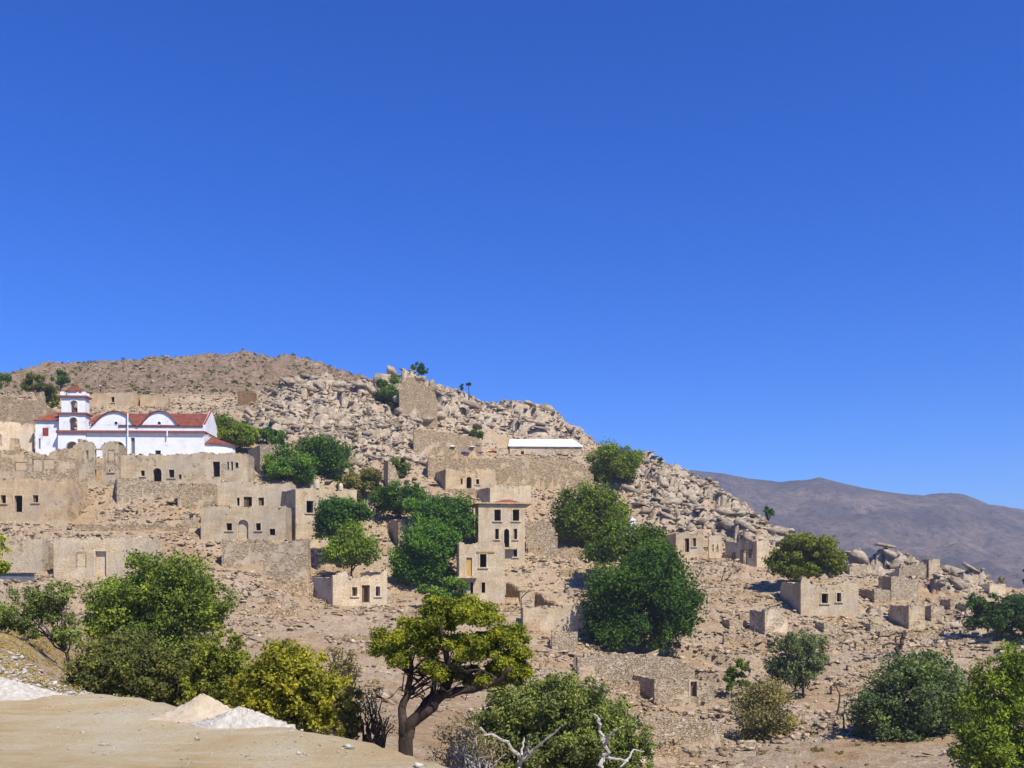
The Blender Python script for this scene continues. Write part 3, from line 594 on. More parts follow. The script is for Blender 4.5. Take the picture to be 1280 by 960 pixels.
def build_house(s):
    f = s['fr']; w = s['w']; dp = s['depth']; th = min(s['thick'], dp*0.3); s['rag'] = max(s['rag'], 0.11); zb = -s['found']
    root = empty(s['name'], f.o, f.a); tag(root, s['label'], s['cat'], s['group'])
    white = s.get('mat') == 'white'
    mat = M_WHITE if white else M_MAS
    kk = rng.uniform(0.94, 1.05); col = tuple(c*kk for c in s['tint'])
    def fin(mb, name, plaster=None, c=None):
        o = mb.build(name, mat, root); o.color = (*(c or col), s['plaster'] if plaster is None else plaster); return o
    pr = s['prof'] or [(s['L'], s['top']), (s['R'], s['top'])]
    ps = [f.s_of(p) for p, _ in pr]; pz = [f.z_of(p, y) for p, y in pr]
    bites = [(rng.uniform(0, w), rng.uniform(0.3, 0.9), rng.uniform(0.15, 0.5)) for _ in range(int(w/3.2))] if s['cat'] != 'chapel' and s['roof'] != 'hip' else []
    top = lambda x: float(np.interp(x, ps, pz)) - max([dd_*max(0.0, 1-abs(x-cc_)/ww_) for cc_, ww_, dd_ in bites] or [0.0])
    tmean = float(np.mean(pz)); tmin = float(min(pz))
    F0 = lambda a, t, z: (a, t, z)
    ops = []; niches = []
    for o in s['ops']:
        s0, s1 = f.s_of(o[1]), f.s_of(o[2]); pm = (o[1]+o[2])/2
        z1, z0 = f.z_of(pm, o[3]), f.z_of(pm, o[4])
        if o[0] in 'da' and z0 < 0.5: z0 = max(z0, 0.02)
        rec = (max(s0, 0.1), min(s1, w-0.1), z0, z1, o[0] == 'a')
        (niches if o[0] == 'n' else ops).append((rec, o))
    mb = MB(); wall_mesh(mb, 0, w, zb, top, [r for r, _ in ops] + [], th, F0, s['rag'], ps)
    fw = fin(mb, 'front_wall')
    for r, o in niches:                       # shallow blind recess: a pale framed panel set on the wall face
        surround(r, F0, 0.10, 0.07, 0.06).build('niche_surround', mat, fw).color = (*[c*0.92 for c in col], 0.3)
        boxx(F0, r[0]+0.01, r[1]-0.01, -0.025, 0.05, r[2], r[3]-0.01).build('niche_panel', mat, fw).color = (*[c*1.1 for c in col], 0.9)
    for r, o in ops:
        kind = {'w': 'window', 'd': 'door', 'a': 'door'}[o[0]]
        ex = o[5] if len(o) > 5 else ''
        if r[1]-r[0] < 0.5 and not ex:
            sur = surround(r, F0, 0.07, 0.03, 0.06)
        else: sur = surround(r, F0, 0.14, 0.04, 0.08)
        so = sur.build(kind+'_surround', mat, fw); so.color = (*[c*1.13 for c in col], 0.95)
        if o[0] == 'w' and r[1]-r[0] > 0.45:
            so = boxx(F0, r[0]-0.22, r[1]+0.22, -0.14, 0.12, r[2]-0.13, r[2]-0.005).build('window_sill', mat, fw); so.color = (*[c*1.1 for c in col], 0.9)
        if ex == 'wood':
            mb = MB(); wd = 0.08
            for (a0, a1, b0, b1) in ((r[0]+.005,r[0]+wd,r[2]+.01,r[3]-.01),(r[1]-wd,r[1]-.005,r[2]+.01,r[3]-.01),(r[0]+wd+.004,r[1]-wd-.004,r[3]-wd-.02,r[3]-.012)): mb.box(a0,a1,0.18,0.28,b0,b1)
            if o[0] == 'w': mb.box((r[0]+r[1])/2-0.03,(r[0]+r[1])/2+0.03,0.19,0.27,r[2]+.02,r[3]-wd-.03)
            mb.build(kind+'_frame', M_WOOD, fw)
            boxx(F0, r[0]+wd, r[0]+wd+(r[1]-r[0])*0.32, 0.20, 0.25, r[2]+.02, r[3]-wd-.04).build('shutter' if o[0]=='w' else 'door_leaf', M_WOOD, fw)
        if ex == 'blind': boxx(F0, r[0]-.05, r[1]+.05, 0.3, 0.42, r[2]-.05, r[3]+.02).build('blind_or_lit_doorway', mat, fw).color = (*[c*1.05 for c in col], 0.8)  # fills the blind arch; in the framed doorway, added for its lit opening
        if ex == 'ochre': boxx(F0, r[0]+.01, r[1]-.01, 0.12, 0.17, r[2]+.01, r[3]-.01).build('door_leaf', M_OCHRE, fw)
        if ex == 'lintel': boxx(F0, r[0]-0.35, r[1]+0.9, -0.10, 0.2, r[3]+0.16, r[3]+0.32).build('lintel', M_OCHRE, fw)
        if o[0] in 'w' and not ex and rng.random() < 0.4 and r[1]-r[0] > 0.45:
            boxx(F0, r[0]+.01, r[0]+(r[1]-r[0])*0.4, 0.2, 0.25, r[2]+.01, r[3]-.02).build('shutter', M_WOOD, fw)
    wl = s['walls']
    if 'l' in wl:
        mb = MB(); lt = top(0); lops = []
        if s['extra'] == 'flank_doors': lops = [(dp*0.30, dp*0.44, 0.1, 2.2, False), (dp*0.12, dp*0.2, 1.2, 2.3, False), (dp*0.62, dp*0.68, 0.9, 1.9, False)]
        wall_mesh(mb, th+0.003, dp-(th+0.003 if 'b' in wl else 0), zb, lambda y: lt*(1+(s['left']-1)*y/dp), lops, th, lambda a, t, z: (t, a, z), s['rag'])
        lw = fin(mb, 'side_wall', max(0.0, s['plaster']-0.15))
        for r in lops: surround(r, lambda a, t, z: (t, a, z), 0.12, 0.05, 0.1).build('door_frame' if r[2] < 0.5 else 'window_frame', M_WOOD, lw)
    if 'r' in wl:
        mb = MB(); rt = top(w)
        wall_mesh(mb, th+0.003, dp-(th+0.003 if 'b' in wl else 0), zb, lambda y: rt*(1+(s['right']-1)*y/dp), [], th, lambda a, t, z: (w-t, a, z), s['rag'])
        fin(mb, 'side_wall', max(0.0, s['plaster']-0.15))
    if 'b' in wl:
        mb = MB(); wall_mesh(mb, 0, w, zb, lambda x: tmin*s['back'], [], th, lambda a, t, z: (a, dp-th+t, z), s['rag'])
        fin(mb, 'back_wall', max(0.0, s['plaster']-0.2))
    if s['roof'] != 'hip':                     # loose stones left along the broken wall head
        mb = MB(); nst = int(w*(2.2 if s['rag'] < 0.1 else 4.0))
        for _ in range(nst):
            x = rng.uniform(0.1, w-0.1); b_ = rng.uniform(0.07, 0.2); zt_ = top(x)-s['rag']*0.5; y_ = rng.uniform(0.1, max(th-0.1, 0.12)); an = rng.uniform(0, 3.1); ca_, sa_ = math.cos(an), math.sin(an)
            hs_ = [(sx*b_*rng.uniform(.7,1.3), sy*b_*rng.uniform(.6,1.1), (sz > 0)*b_*rng.uniform(.7,1.5)-0.05) for sz in (-1, 1) for sx, sy in ((-1,-1),(1,-1),(1,1),(-1,1))]
            mb.add([(x+p*ca_-q_*sa_, y_+p*sa_+q_*ca_, zt_+r_) for p, q_, r_ in hs_], [(0,3,2,1),(4,5,6,7),(0,1,5,4),(1,2,6,5),(2,3,7,6),(3,0,4,7)])
        if nst: tag(fin(mb, 'coping_stones', 0.2), kind='stuff')
    if s['roof'] == 'flat':  # slab added low behind the wall heads so openings stay dark
        zt = tmin-0.28
        fin(MB().box(th+.004, w-th-.004, th+.004, dp-th-.004, zt-0.25, zt), 'shade_roof', 0.5, tuple(c*0.9 for c in col))
    if s['roof'] == 'half':  # slab over the rear half, added to dim the roofless interior
        zt = tmin-0.5
        fin(MB().box(th+.004, w-th-.004, dp*0.5, dp-th-.004, zt-0.2, zt), 'part_shade_roof', 0.3, tuple(c*0.8 for c in col))
    if s['roof'] == 'hip':
        z0 = tmean+0.02; ov = 0.18
        fin(MB().box(-0.5, w+0.9, -0.32, dp+.2, z0, z0+0.16), 'cornice', 0.95, (1.15, 1.0, 0.78))
        mb = MB(); z1 = z0+0.78; zz = z0+0.17
        mb.add([(w*0.3,0,zz),(w*0.97,0,zz),(w*0.92,dp*.8,zz),(w*0.2,dp*.8,zz),(w*0.62,dp*0.4,z1),(w*0.7,dp*0.4,z1)], [(0,1,5,4),(1,2,5),(2,3,4,5),(3,0,4),(3,2,1,0)])
        o = mb.build('tile_roof', M_TILE, root); o.color = (1.5, 1.45, 1.25, 1)
    if s['extra'] == 'chimneys':
        for pxx, hh, rr in ((397, 1.15, 0.42), (427, 0.9, 0.3)):
            x = f.s_of(pxx); zt = top(x)-0.05
            mb = MB(); mb.tube([(x,0.26,zt),(x,0.26,zt+hh*0.6),(x,0.26,zt+hh*0.9),(x,0.26,zt+hh)], [rr,rr*0.95,rr*0.6,rr*0.15], 10)
            fin(mb, 'chimney', 0.9, tuple(c*1.1 for c in col))
    if s['extra'] == 'balcony_tall':
        a0, a1 = f.s_of(630), f.s_of(645); z = f.z_of(637, 685.5)
        boxx(F0, a0, a1, -0.75, -0.004, z-0.12, z).build('balcony_slab', M_MAS, root).color = (*col, 0.9)
    if s['extra'] == 'balcony_low':
        a0, a1 = 0.02, f.s_of(596); z = f.z_of(584, 721)
        boxx(F0, a0-0.3, a1, -0.9, -0.004, z-0.14, z).build('balcony_slab', M_MAS, root).color = (1.2, 1.18, 1.12, 0.95)
    return root
for s in SPECS:
    if not s.get('virtual'): build_house(s)

# ------------------------------------------------------------------ sheet-metal shed at the left edge
def wpos(px, py, D=None):
    D = ground_at(px, py, Z=ZF) if D is None else D
    return W(px, py, D)
sp = wpos(-6, 748, 92); sd = empty('shed', sp); tag(sd, 'low dark sheet-metal shed below the pale plastered wall end', 'shed')
MB().box(-0.6, 2.45, 0, 2.5, -1.2, 2.3).build('shed_wall', M_METAL, sd)
mb = MB()
for k in range(12): mb.box(-0.75+k*0.28, -0.75+k*0.28+0.2, -0.15, 2.7, 2.31, 2.39)
mb.box(-0.78, 2.62, -0.15, 2.7, 2.395, 2.42); mb.build('shed_roof', M_METAL, sd)
# ------------------------------------------------------------------ the white church
ch = empty('church', CH.o, CH.a); tag(ch, 'white church with red tiled vaults, two curved gables and a square bell tower', 'church')
cx = CH.s_of; cz = CH.z_of
F0 = lambda a, t, z: (a, t, z)
def crec(p0, p1, r0, r1, arch): return (cx(p0), cx(p1), cz((p0+p1)/2, r1), cz((p0+p1)/2, r0), arch)
flat = lambda z: (lambda s: z)
xT = cx(108); xE = cx(255)
zc = cz(180, 541.5)
mb = MB(); nops = [crec(137,157,552,574.5,True), crec(163.5,168.5,547,574.5,False), crec(194,201,563,569.5,False)]
wall_mesh(mb, xT+0.01, xE, -2.5, flat(zc), nops, 0.55, F0, 0)
wall_mesh(mb, 0.56, 6.44, -2.5, flat(zc), [], 0.5, lambda a, t, z: (xE-t, a, z), 0)
wall_mesh(mb, xT+0.01, xE, -2.5, flat(zc), [], 0.5, lambda a, t, z: (a, 6.45+t, z), 0)
nw = mb.build('nave_wall', M_WHITE, ch)
for r in nops[:1]: surround(r, F0, 0.2, 0.06, 0.1).build('arch_moulding', M_WHITE, nw)
r = nops[2]; MB().box(r[0]+.02, r[1]-.02, 0.2, 0.26, r[2]+.02, r[3]-.02).build('window_pane', M_GLASS, nw)
r = nops[1]; MB().box(r[0]+.02, r[1]-.02, 0.3, 0.36, r[2]+.02, r[3]-.02).build('door', M_METAL, nw)
r = nops[0]; MB().box(r[0]+.1, r[1]-.1, 2.2, 2.3, r[2], r[3]-.05).build('porch_back_wall', M_WHITE, nw)
MB().box(xT+0.02, xE+0.12, -0.36, 0.7, zc+0.005, zc+0.32).build('cornice', M_TRIM, ch)
MB().box(xT+0.02, xE+0.06, -0.22, 0.6, zc-0.17, zc-0.001).build('cornice_moulding', M_WHITE, ch)
g1 = [(113.5,533),(118,529.3),(123,523.8),(129,518.8),(136,515.6),(143.5,514.3),(151,515.6),(157.5,518.8),(163,524),(167,529),(169.5,532),(172,533.3)]
g2 = [(172,533.3),(174.5,532),(177.5,529),(181.5,524),(187,518.6),(193,515.2),(199.5,513.9),(206,515.2),(212,518.8),(217,524),(221,529.3),(225.5,532.3)]
def P(l): return [(cx(p), cz(p, r_)) for p, r_ in l]
zg = zc+0.325
poly = [(cx(109), zg)] + [(cx(109), cz(109, 533))] + P(g1) + P(g2[1:]) + [(cx(254), cz(254, 532.6)), (cx(254), zg)]
mb = MB()
up_ = poly[1:-1]
for (xa, za), (xb, zb_) in zip(up_[:-1], up_[1:]):
    if xb-xa < 1e-4: continue
    mb.add([(xa,0.05,zg),(xb,0.05,zg),(xb,0.5,zg),(xa,0.5,zg),(xa,0.05,za),(xb,0.05,zb_),(xb,0.5,zb_),(xa,0.5,za)], [(0,3,2,1),(4,5,6,7),(0,1,5,4),(1,2,6,5),(2,3,7,6),(3,0,4,7)])
gw = mb.build('curved_gable_wall', M_WHITE, ch)
for k, g in enumerate((g1, g2)):
    pts = P(g); mb = MB(); n = len(pts)
    lo = [(x, z+0.01) for x, z in pts]; hi = [(x, z+0.12) for x, z in pts]
    for i in range(n-1):
        mb.add([(lo[i][0],-0.14,lo[i][1]),(lo[i+1][0],-0.14,lo[i+1][1]),(lo[i+1][0],5.5,lo[i+1][1]),(lo[i][0],5.5,lo[i][1]),
                (hi[i][0],-0.14,hi[i][1]),(hi[i+1][0],-0.14,hi[i+1][1]),(hi[i+1][0],5.5,hi[i+1][1]),(hi[i][0],5.5,hi[i][1])], [(0,3,2,1),(4,5,6,7),(0,1,5,4),(1,2,6,5),(2,3,7,6),(3,0,4,7)])
    mb.build('vault_roof', M_TILE, ch)
    mb = MB(); mb.tube([(x, -0.14, z+0.06) for x, z in pts], [0.075]*n, 5); mb.build('verge', M_TRIM, ch)
    c = (145, 529) if k == 0 else (199, 529)
    ccx, ccz = cx(c[0]), cz(*c)
    pl = [(ccx+0.24*math.cos(t*math.pi/6), ccz+0.24*math.sin(t*math.pi/6)) for t in range(12)]
    oc = MB().prism(pl, 0.03, 0.08).build('oculus', M_GLASS, gw)
    mb = MB(); mb.tube([(ccx+0.27*math.cos(t*math.pi/6), 0.04, ccz+0.27*math.sin(t*math.pi/6)) for t in range(13)], [0.05]*13, 5); mb.build('oculus_ring', M_WHITE, gw)
ze, zr = cz(240, 532.3)+0.02, cz(240, 515.0)+0.35
xa, xb = cx(148), cx(253.5)
mb = MB(); mb.add([(xa,-0.1,ze),(xb,-0.1,ze),(xb,3.5,zr),(xa,3.5,zr),(xb,7.1,ze),(xa,7.1,ze),(xa,-0.1,ze-.15),(xb,-0.1,ze-.15),(xb,7.1,ze-.15),(xa,7.1,ze-.15)],
                  [(0,1,2,3),(3,2,4,5),(0,6,7,1),(4,8,9,5),(1,7,8,4,2),(5,9,6,0,3),(6,9,8,7)]); mb.build('nave_roof', M_TILE, ch)
mb = MB()
tri = [(0.05, zg), (6.95, zg), (6.95, ze+.2), (3.5, zr+0.35), (0.05, ze+.2)]
mb.add([(xE-0.16, y, z) for y, z in tri] + [(xE+0.18, y, z) for y, z in tri], [(0,1,2,3,4),(9,8,7,6,5)] + [(i, i+5, (i+1)%5+5, (i+1)%5) for i in range(5)])
mb.build('end_gable', M_WHITE, ch)
mb = MB(); mb.tube([(xE+0.05,0.0,ze+.25),(xE+0.05,3.5,zr+.42),(xE+0.05,7,ze+.25)], [0.14]*3, 5); mb.build('verge', M_TRIM, ch)
# apse
rA = cx(287)-xE-0.1; zA = cz(275, 553.5); zAp = cz(262, 541.5); n = 10
mb = MB(); th_ = [-math.pi/2 + math.pi*k/n for k in range(n+1)]
for k in range(n):
    a0, a1 = th_[k], th_[k+1]; pa = [(xE+.02+rA*math.cos(t), 3.5+rA*0.86*math.sin(t)) for t in (a0, a1)]
    mb.add([(*pa[0],-2.5),(*pa[1],-2.5),(*pa[1],zA),(*pa[0],zA)], [(0,1,2,3)])
mb.build('apse_wall', M_WHITE, ch)
mb = MB()
for k in range(n):
    a0, a1 = th_[k], th_[k+1]; rr = rA+0.28; pa = [(xE+.02+rr*math.cos(t), 3.5+rr*0.86*math.sin(t)) for t in (a0, a1)]
    mb.add([(*pa[0],zA+.01),(*pa[1],zA+.01),(xE+.2,3.5,zAp),(*pa[0],zA-.1),(*pa[1],zA-.1)], [(0,1,2),(0,3,4,1)])
mb.build('apse_roof', M_TILE, ch)
for p, r0, r1 in ((161, 517, 573), (210, 537.5, 546)):
    mb = MB(); mb.tube([(cx(p), -0.42, cz(p, r1)), (cx(p), -0.42, cz(p, r0))], [0.085, 0.085], 8); mb.build('drainpipe', M_WHITE, ch)
# bell tower
bt = []
def stage(name, p0, p1, r0, r1, op, inset=0.0):
    x0, x1 = cx(p0), cx(p1); d0, d1 = inset-0.15, 1.9-inset; z0, z1 = cz(90, r0), cz(90, r1); th = 0.45
    o = [crec(*op, True)] if op else []
    mb = MB(); wall_mesh(mb, x0, x1, z0, flat(z1), o, th, lambda a, t, z: (a, d0+t, z), 0)
    wall_mesh(mb, x0, x1, z0, flat(z1), o, th, lambda a, t, z: (a, d1-th+t, z), 0)
    so = []
    wall_mesh(mb, d0+th+.003, d1-th-.003, z0, flat(z1), so, th, lambda a, t, z: (x0+t, a, z), 0)
    wall_mesh(mb, d0+th+.003, d1-th-.003, z0, flat(z1), so, th, lambda a, t, z: (x1-t, a, z), 0)
    w_ = mb.build(name, M_WHITE, ch)
    if o: surround(o[0], lambda a, t, z: (a, d0+t, z), 0.16, 0.06, 0.08).build('arch_moulding', M_WHITE, w_)
    return x0, x1, d0, d1, z1
x0, x1, d0, d1, z1 = stage('tower_base', 73, 107.6, 596, 541.5, (83, 98.5, 552, 580))
def cornice(ov, h, z): MB().box(x0-ov, x1+ov, d0-ov, d1+ov, z+.003, z+h).build('tower_cornice', M_TRIM, ch)
cornice(0.22, 0.36, z1)
x0, x1, d0, d1, z1 = stage('tower_stage', 74, 107, 538.2, 518, (86.5, 97, 521.5, 538), 0.1); cornice(0.25, 0.24, z1)
x0, x1, d0, d1, z1 = stage('tower_stage', 76, 106, 515.8, 496.5, (87.3, 96.5, 500, 515.5), 0.3); cornice(0.28, 0.24, z1)
zt = z1+0.243
for i in range(4):
    for j in (0, 3):
        if True:
            if True:
                a = x0-.1+(x1-x0-.35)*i/3; b = d0-.1+(d1-d0-.35)*j/3
                MB().box(a, a+.5, b, b+.4, zt, zt+0.55).build('merlon', M_WHITE, ch)
def octa(r, c, z): return [(c[0]+r*math.cos(math.pi/8+k*math.pi/4), c[1]+0.8*r*math.sin(math.pi/8+k*math.pi/4), z) for k in range(8)]
cc = ((x0+x1)/2, (d0+d1)/2); zl = zt+0.62
mb = MB(); mb.add(octa(1.15, cc, zt)+octa(1.15, cc, zl), [(k, (k+1)%8, (k+1)%8+8, k+8) for k in range(8)] + [tuple(range(8))[::-1]]); mb.build('tower_drum', M_WHITE, ch)
mb = MB(); mb.add(octa(1.4, cc, zl+.003)+octa(0.75, cc, zl+.62)+[(cc[0], cc[1], cz(91, 480.5))], [(k, (k+1)%8, (k+1)%8+8, k+8) for k in range(8)]+[(k+8, (k+1)%8+8, 16) for k in range(8)]+[tuple(range(8))[::-1]]); mb.build('tower_roof', M_TILE, ch)
mb = MB(); bz = cz(92, 513); mb.tube([(cc[0], d0+.9, bz),(cc[0], d0+.9, bz+.15),(cc[0], d0+.9, bz+.5),(cc[0], d0+.9, bz+.62)], [0.36,0.30,0.22,0.06], 10); mb.build('bell', M_TRIM, ch)
# annex with the red shutter
za, zar = cz(57, 525), cz(57, 511.5); xa, xb = cx(41), cx(72.4)
ao = [crec(50, 57.5, 533.5, 544, False), crec(45, 47.5, 547, 560, False)]
mb = MB(); wall_mesh(mb, xa, xb, -2.5, flat(za), ao, 0.45, lambda a, t, z: (a, 0.8+t, z), 0)
wall_mesh(mb, 1.26, 6.0, -2.5, flat(za), [], 0.45, lambda a, t, z: (xa+t, a, z), 0); aw = mb.build('annex_wall', M_WHITE, ch)
r = ao[0]; MB().box(r[0]+.02, r[1]-.02, 0.78, 0.86, r[2]+.02, r[3]-.02).build('shutter', M_RED, aw)
r = ao[1]; MB().box(r[0]+.02, r[1]-.02, 0.9, 0.96, r[2]+.02, r[3]-.02).build('door', M_METAL, aw)
mb = MB(); mb.add([(xa-.25,0.5,za+.01),(xb+.3,0.5,za+.01),(xb+.3,3.4,zar),(xa+1.4,3.4,zar),(xb+.3,6.3,za+.01),(xa-.25,6.3,za+.01)], [(0,1,2,3),(3,2,4,5),(0,3,5),(0,5,4,1),(1,4,2)]); o = mb.build('annex_roof', M_TILE, ch); o.color = (1.25,1.15,1.0,1)
# transept stub right of the tower
zq = cz(117, 511)
mb = MB(); mb.add([(xT+.02,1.0,cz(115,524)),(cx(128),1.0,cz(125,524)),(cx(128),4.5,zq),(xT+.02,4.5,zq),(xT+.02,1.0,cz(115,526)),(cx(128),1.0,cz(125,526))], [(0,1,2,3),(0,4,5,1),(3,2,5,4),(1,5,2),(0,3,4)]); o = mb.build('transept_roof', M_TILE, ch); o.color = (1.25,1.15,1.0,1)
mb = MB(); pl = [(0.8, zg), (5.5, zg), (5.5, zq), (4.4, zq+.5), (0.8, cz(120,524)+.3)]
mb.add([(cx(124), y, z) for y, z in pl]+[(cx(127.5), y, z) for y, z in pl], [(0,1,2,3,4),(9,8,7,6,5)]+[(i, i+5, (i+1)%5+5, (i+1)%5) for i in range(5)]); mb.build('transept_gable', M_WHITE, ch)
mb = MB(); wall_mesh(mb, xT+.02, cx(124)-.01, zg, flat(cz(115, 525.5)), [], 0.4, lambda a, t, z: (a, 1.2+t, z), 0); mb.build('transept_wall', M_WHITE, ch)

# ------------------------------------------------------------------ chapel with the white roof
cp = empty('chapel', CP.o, CP.a); tag(cp, 'low stone chapel with bright white pitched roof on the upper terrace', 'chapel')
px_ = CP.s_of; pz_ = CP.z_of
ops = [(px_(651), px_(655), 0.0, pz_(653, 561.5), True), (px_(687), px_(691), 0.25, pz_(689, 561.5), True)]
zt = pz_(680, 557.6)
mb = MB(); wall_mesh(mb, 0, CPW, -2, flat(zt), ops, 0.5, F0, 0)
wall_mesh(mb, 0.505, 5, -2, flat(zt), [], 0.5, lambda a, t, z: (t, a, z), 0); wall_mesh(mb, 0.505, 5, -2, flat(zt), [], 0.5, lambda a, t, z: (CPW-t, a, z), 0)
o = mb.build('chapel_wall', M_MAS, cp); o.color = (1.15, 1.13, 1.1, 0.6)
for r in ops: q_ = surround(r, F0, 0.12, 0.04, 0.08).build('arch_surround', M_MAS, o); q_.color = (1.2,1.18,1.15,0.95)
zr = pz_(680, 547.5)+0.15; e = 0.25
mb = MB(); mb.add([(-e,-e,zt),(CPW+e,-e,zt),(CPW-1.4,2.6,zr),(0.15,2.6,zr),(CPW+e,5.3,zt),(-e,5.3,zt),(-e,-e,zt-.14),(CPW+e,-e,zt-.14)], [(0,1,2,3),(3,2,4,5),(1,4,2),(0,3,5),(0,6,7,1),(0,5,4,1)]); mb.build('chapel_roof', M_WHITE, cp)
# bright things laid out beside the chapel
for k, (p, r_, c, nm) in enumerate([(566,563,(0.75,0.74,0.72),'white'),(580,564,(0.03,0.10,0.42),'blue'),(584,564.5,(0.38,0.03,0.22),'magenta'),(590,563.5,(0.55,0.55,0.62),'pale grey'),(597,561,(0.05,0.18,0.20),'teal'),(611,562,(0.70,0.42,0.06),'yellow'),(617,562.5,(0.60,0.06,0.03),'red'),(601,566,(0.30,0.10,0.24),'purple')]):
    D_ = ground_at(p, r_+1.5, Z=ZF); m = mat_simple('cloth_'+nm.replace(' ', '_'), [(0.3, tuple(x*0.8 for x in c)), (0.7, c)], 3.0, 0.9, 0.03)
    b0 = W(p, r_+1.5, D_); mb = MB(); nn = 7; vv = []; wd = 0.5 if k not in (5, 6) else 0.65
    for i in range(nn):
        for j in range(nn):
            u_, v_ = i/(nn-1)*2-1, j/(nn-1)*2-1; rr = max(abs(u_), abs(v_))
            vv.append((u_*wd*(1-0.15*rng.random()), v_*0.5, max(0, (1-rr**2))*0.26*(0.75+0.4*rng.random())-0.12))
    mb.add(vv, [(i*nn+j, (i+1)*nn+j, (i+1)*nn+j+1, i*nn+j+1) for i in range(nn-1) for j in range(nn-1)])
    o = mb.build('cloth_heap', m, smooth=True); o.location = (b0.x, b0.y, zat(b0.x, b0.y)); tag(o, nm+' cloth heap on the terrace edge beside the white-roofed chapel', 'cloth')
# white roadside shrine
D_ = ground_at(791, 667, Z=ZF); b = W(791, 667, D_); sh = empty('shrine', (b.x, b.y, zat(b.x, b.y))); tag(sh, 'small white roadside shrine at the foot of the rocky outcrop', 'shrine')
MB().box(-.55,.55,-.4,.4,-.5,.85).build('plinth', M_WHITE, sh); MB().box(-.3,.3,-.28,.28,.853,1.9).build('niche_box', M_WHITE, sh)
mb = MB(); mb.add([(-.42,-.36,1.903),(.42,-.36,1.903),(.42,.36,1.903),(-.42,.36,1.903),(0,0,2.4)], [(0,1,4),(1,2,4),(2,3,4),(3,0,4),(3,2,1,0)]); mb.build('cap', M_WHITE, sh)
# crooked lamp pole
D_ = ground_at(652, 790, Z=ZF); D_ = min(D_, 97.0); b = W(652, 790, D_); zz = zat(b.x, b.y); lp = empty('lamp_pole', (b.x, b.y, zz)); tag(lp, 'thin dark lamp pole with a bent arm before the smooth pale retaining wall', 'lamp')
k = D_/F; hh = (HOR-748)*k-zz
mb = MB(); mb.tube([(0,0,-.3),(-.02,0,hh*.5),(-.05,0,hh)], [.07,.06,.05], 6); mb.build('pole', M_BARK, lp)
mb = MB(); mb.tube([(-.05,0,hh),(.12,-.05,hh+.22),(.5,-.2,hh+.6),(.8,-.3,hh+.72)], [.06,.055,.05,.06], 6); a_ = mb.build('arm', M_BARK, lp)
MB().box(.62,.98,-.42,-.2,hh+.66,hh+.77).build('lamp_head', M_METAL, a_)
# ------------------------------------------------------------------ foreground yard
EDGE = [(-900,858),(-200,865),(0,868),(100,869),(180,872),(230,882),(290,893),(345,906),(400,918),(455,928),(500,939),(560,960),(640,1000),(800,1090),(1300,1400),(2400,1900)]
ep = np.linspace(-700, 2400, 330); er = np.interp(ep, [a for a, b in EDGE], [b for a, b in EDGE]); eD = 2.0*F/(er-HOR)
eD = eD*(1+0.02*fbm(ep/14.0, ep*0+3, 4, 5))
fr_ = np.concatenate([np.linspace(0.12, 0.985, 70), [1.0, 1.012, 1.03, 1.07, 1.16, 1.35, 1.6]])
dz = np.interp(fr_, [0, 0.97, 1.0, 1.012, 1.03, 1.07, 1.16, 1.35, 1.6], [0, 0, -0.03, -0.10, -0.24, -0.55, -1.3, -3.2, -5.5])
DD = eD[:,None]*fr_[None,:]; XX = (ep[:,None]-640)/F*DD
ZZ = -2.0 + dz[None,:] + fbm(XX/2.5, DD/2.5, 4, 71)*0.10*np.ones_like(DD) + fbm(XX/0.4, DD/0.4, 3, 75)*0.025
n0, n1 = DD.shape; ii = np.arange(n0*n1).reshape(n0, n1)
me = mesh_np('dirt_yard', np.stack([XX, DD, ZZ], -1).reshape(-1, 3), np.stack([ii[:-1,:-1], ii[1:,:-1], ii[1:,1:], ii[:-1,1:]], -1).reshape(-1, 4))
t = NT('dirt'); c = t.coord()
col = t.ramp(t.noise(0.5, 5, 0.6, c, (1, 0.35, 1)), [(0.3, (0.36,0.245,0.12)), (0.45, (0.46,0.335,0.185)), (0.58, (0.50,0.40,0.26)), (0.72, (0.53,0.47,0.37))])
col = t.mix(col, (0.56,0.49,0.38), t.ramp(t.noise(1.3, 6, 0.78, c, (0.5, 1.4, 1)), [(0.48, 0.0), (0.64, 0.6)]))
col = t.mix(col, (0.30,0.20,0.10), t.ramp(t.noise(14.0, 4, 0.7, c), [(0.55, 0.0), (0.75, 0.5)]))
col = t.mix(col, (1.06,1.08,0.98), 1.0, 'MULTIPLY')
M_DIRT = t.finish(col, 0.95, t.bump(t.noise(14.0, 6, 0.78, c), 0.06, 1.0))
me.polygons.foreach_set('use_smooth', [True]*len(me.polygons))
yard = link('dirt_yard', me, M_DIRT); tag(yard, 'bare tan dirt yard in the foreground', kind='structure')
M_SAND = mat_simple('tan_sand', [(0.3, (0.42,0.345,0.235)), (0.7, (0.55,0.47,0.345))], 5.0, 0.95, 0.02, bs=60)
M_GRAV = mat_simple('white_gravel', [(0.3, (0.38,0.345,0.285)), (0.7, (0.66,0.62,0.54))], 12.0, 0.95, 0.05, bs=30)
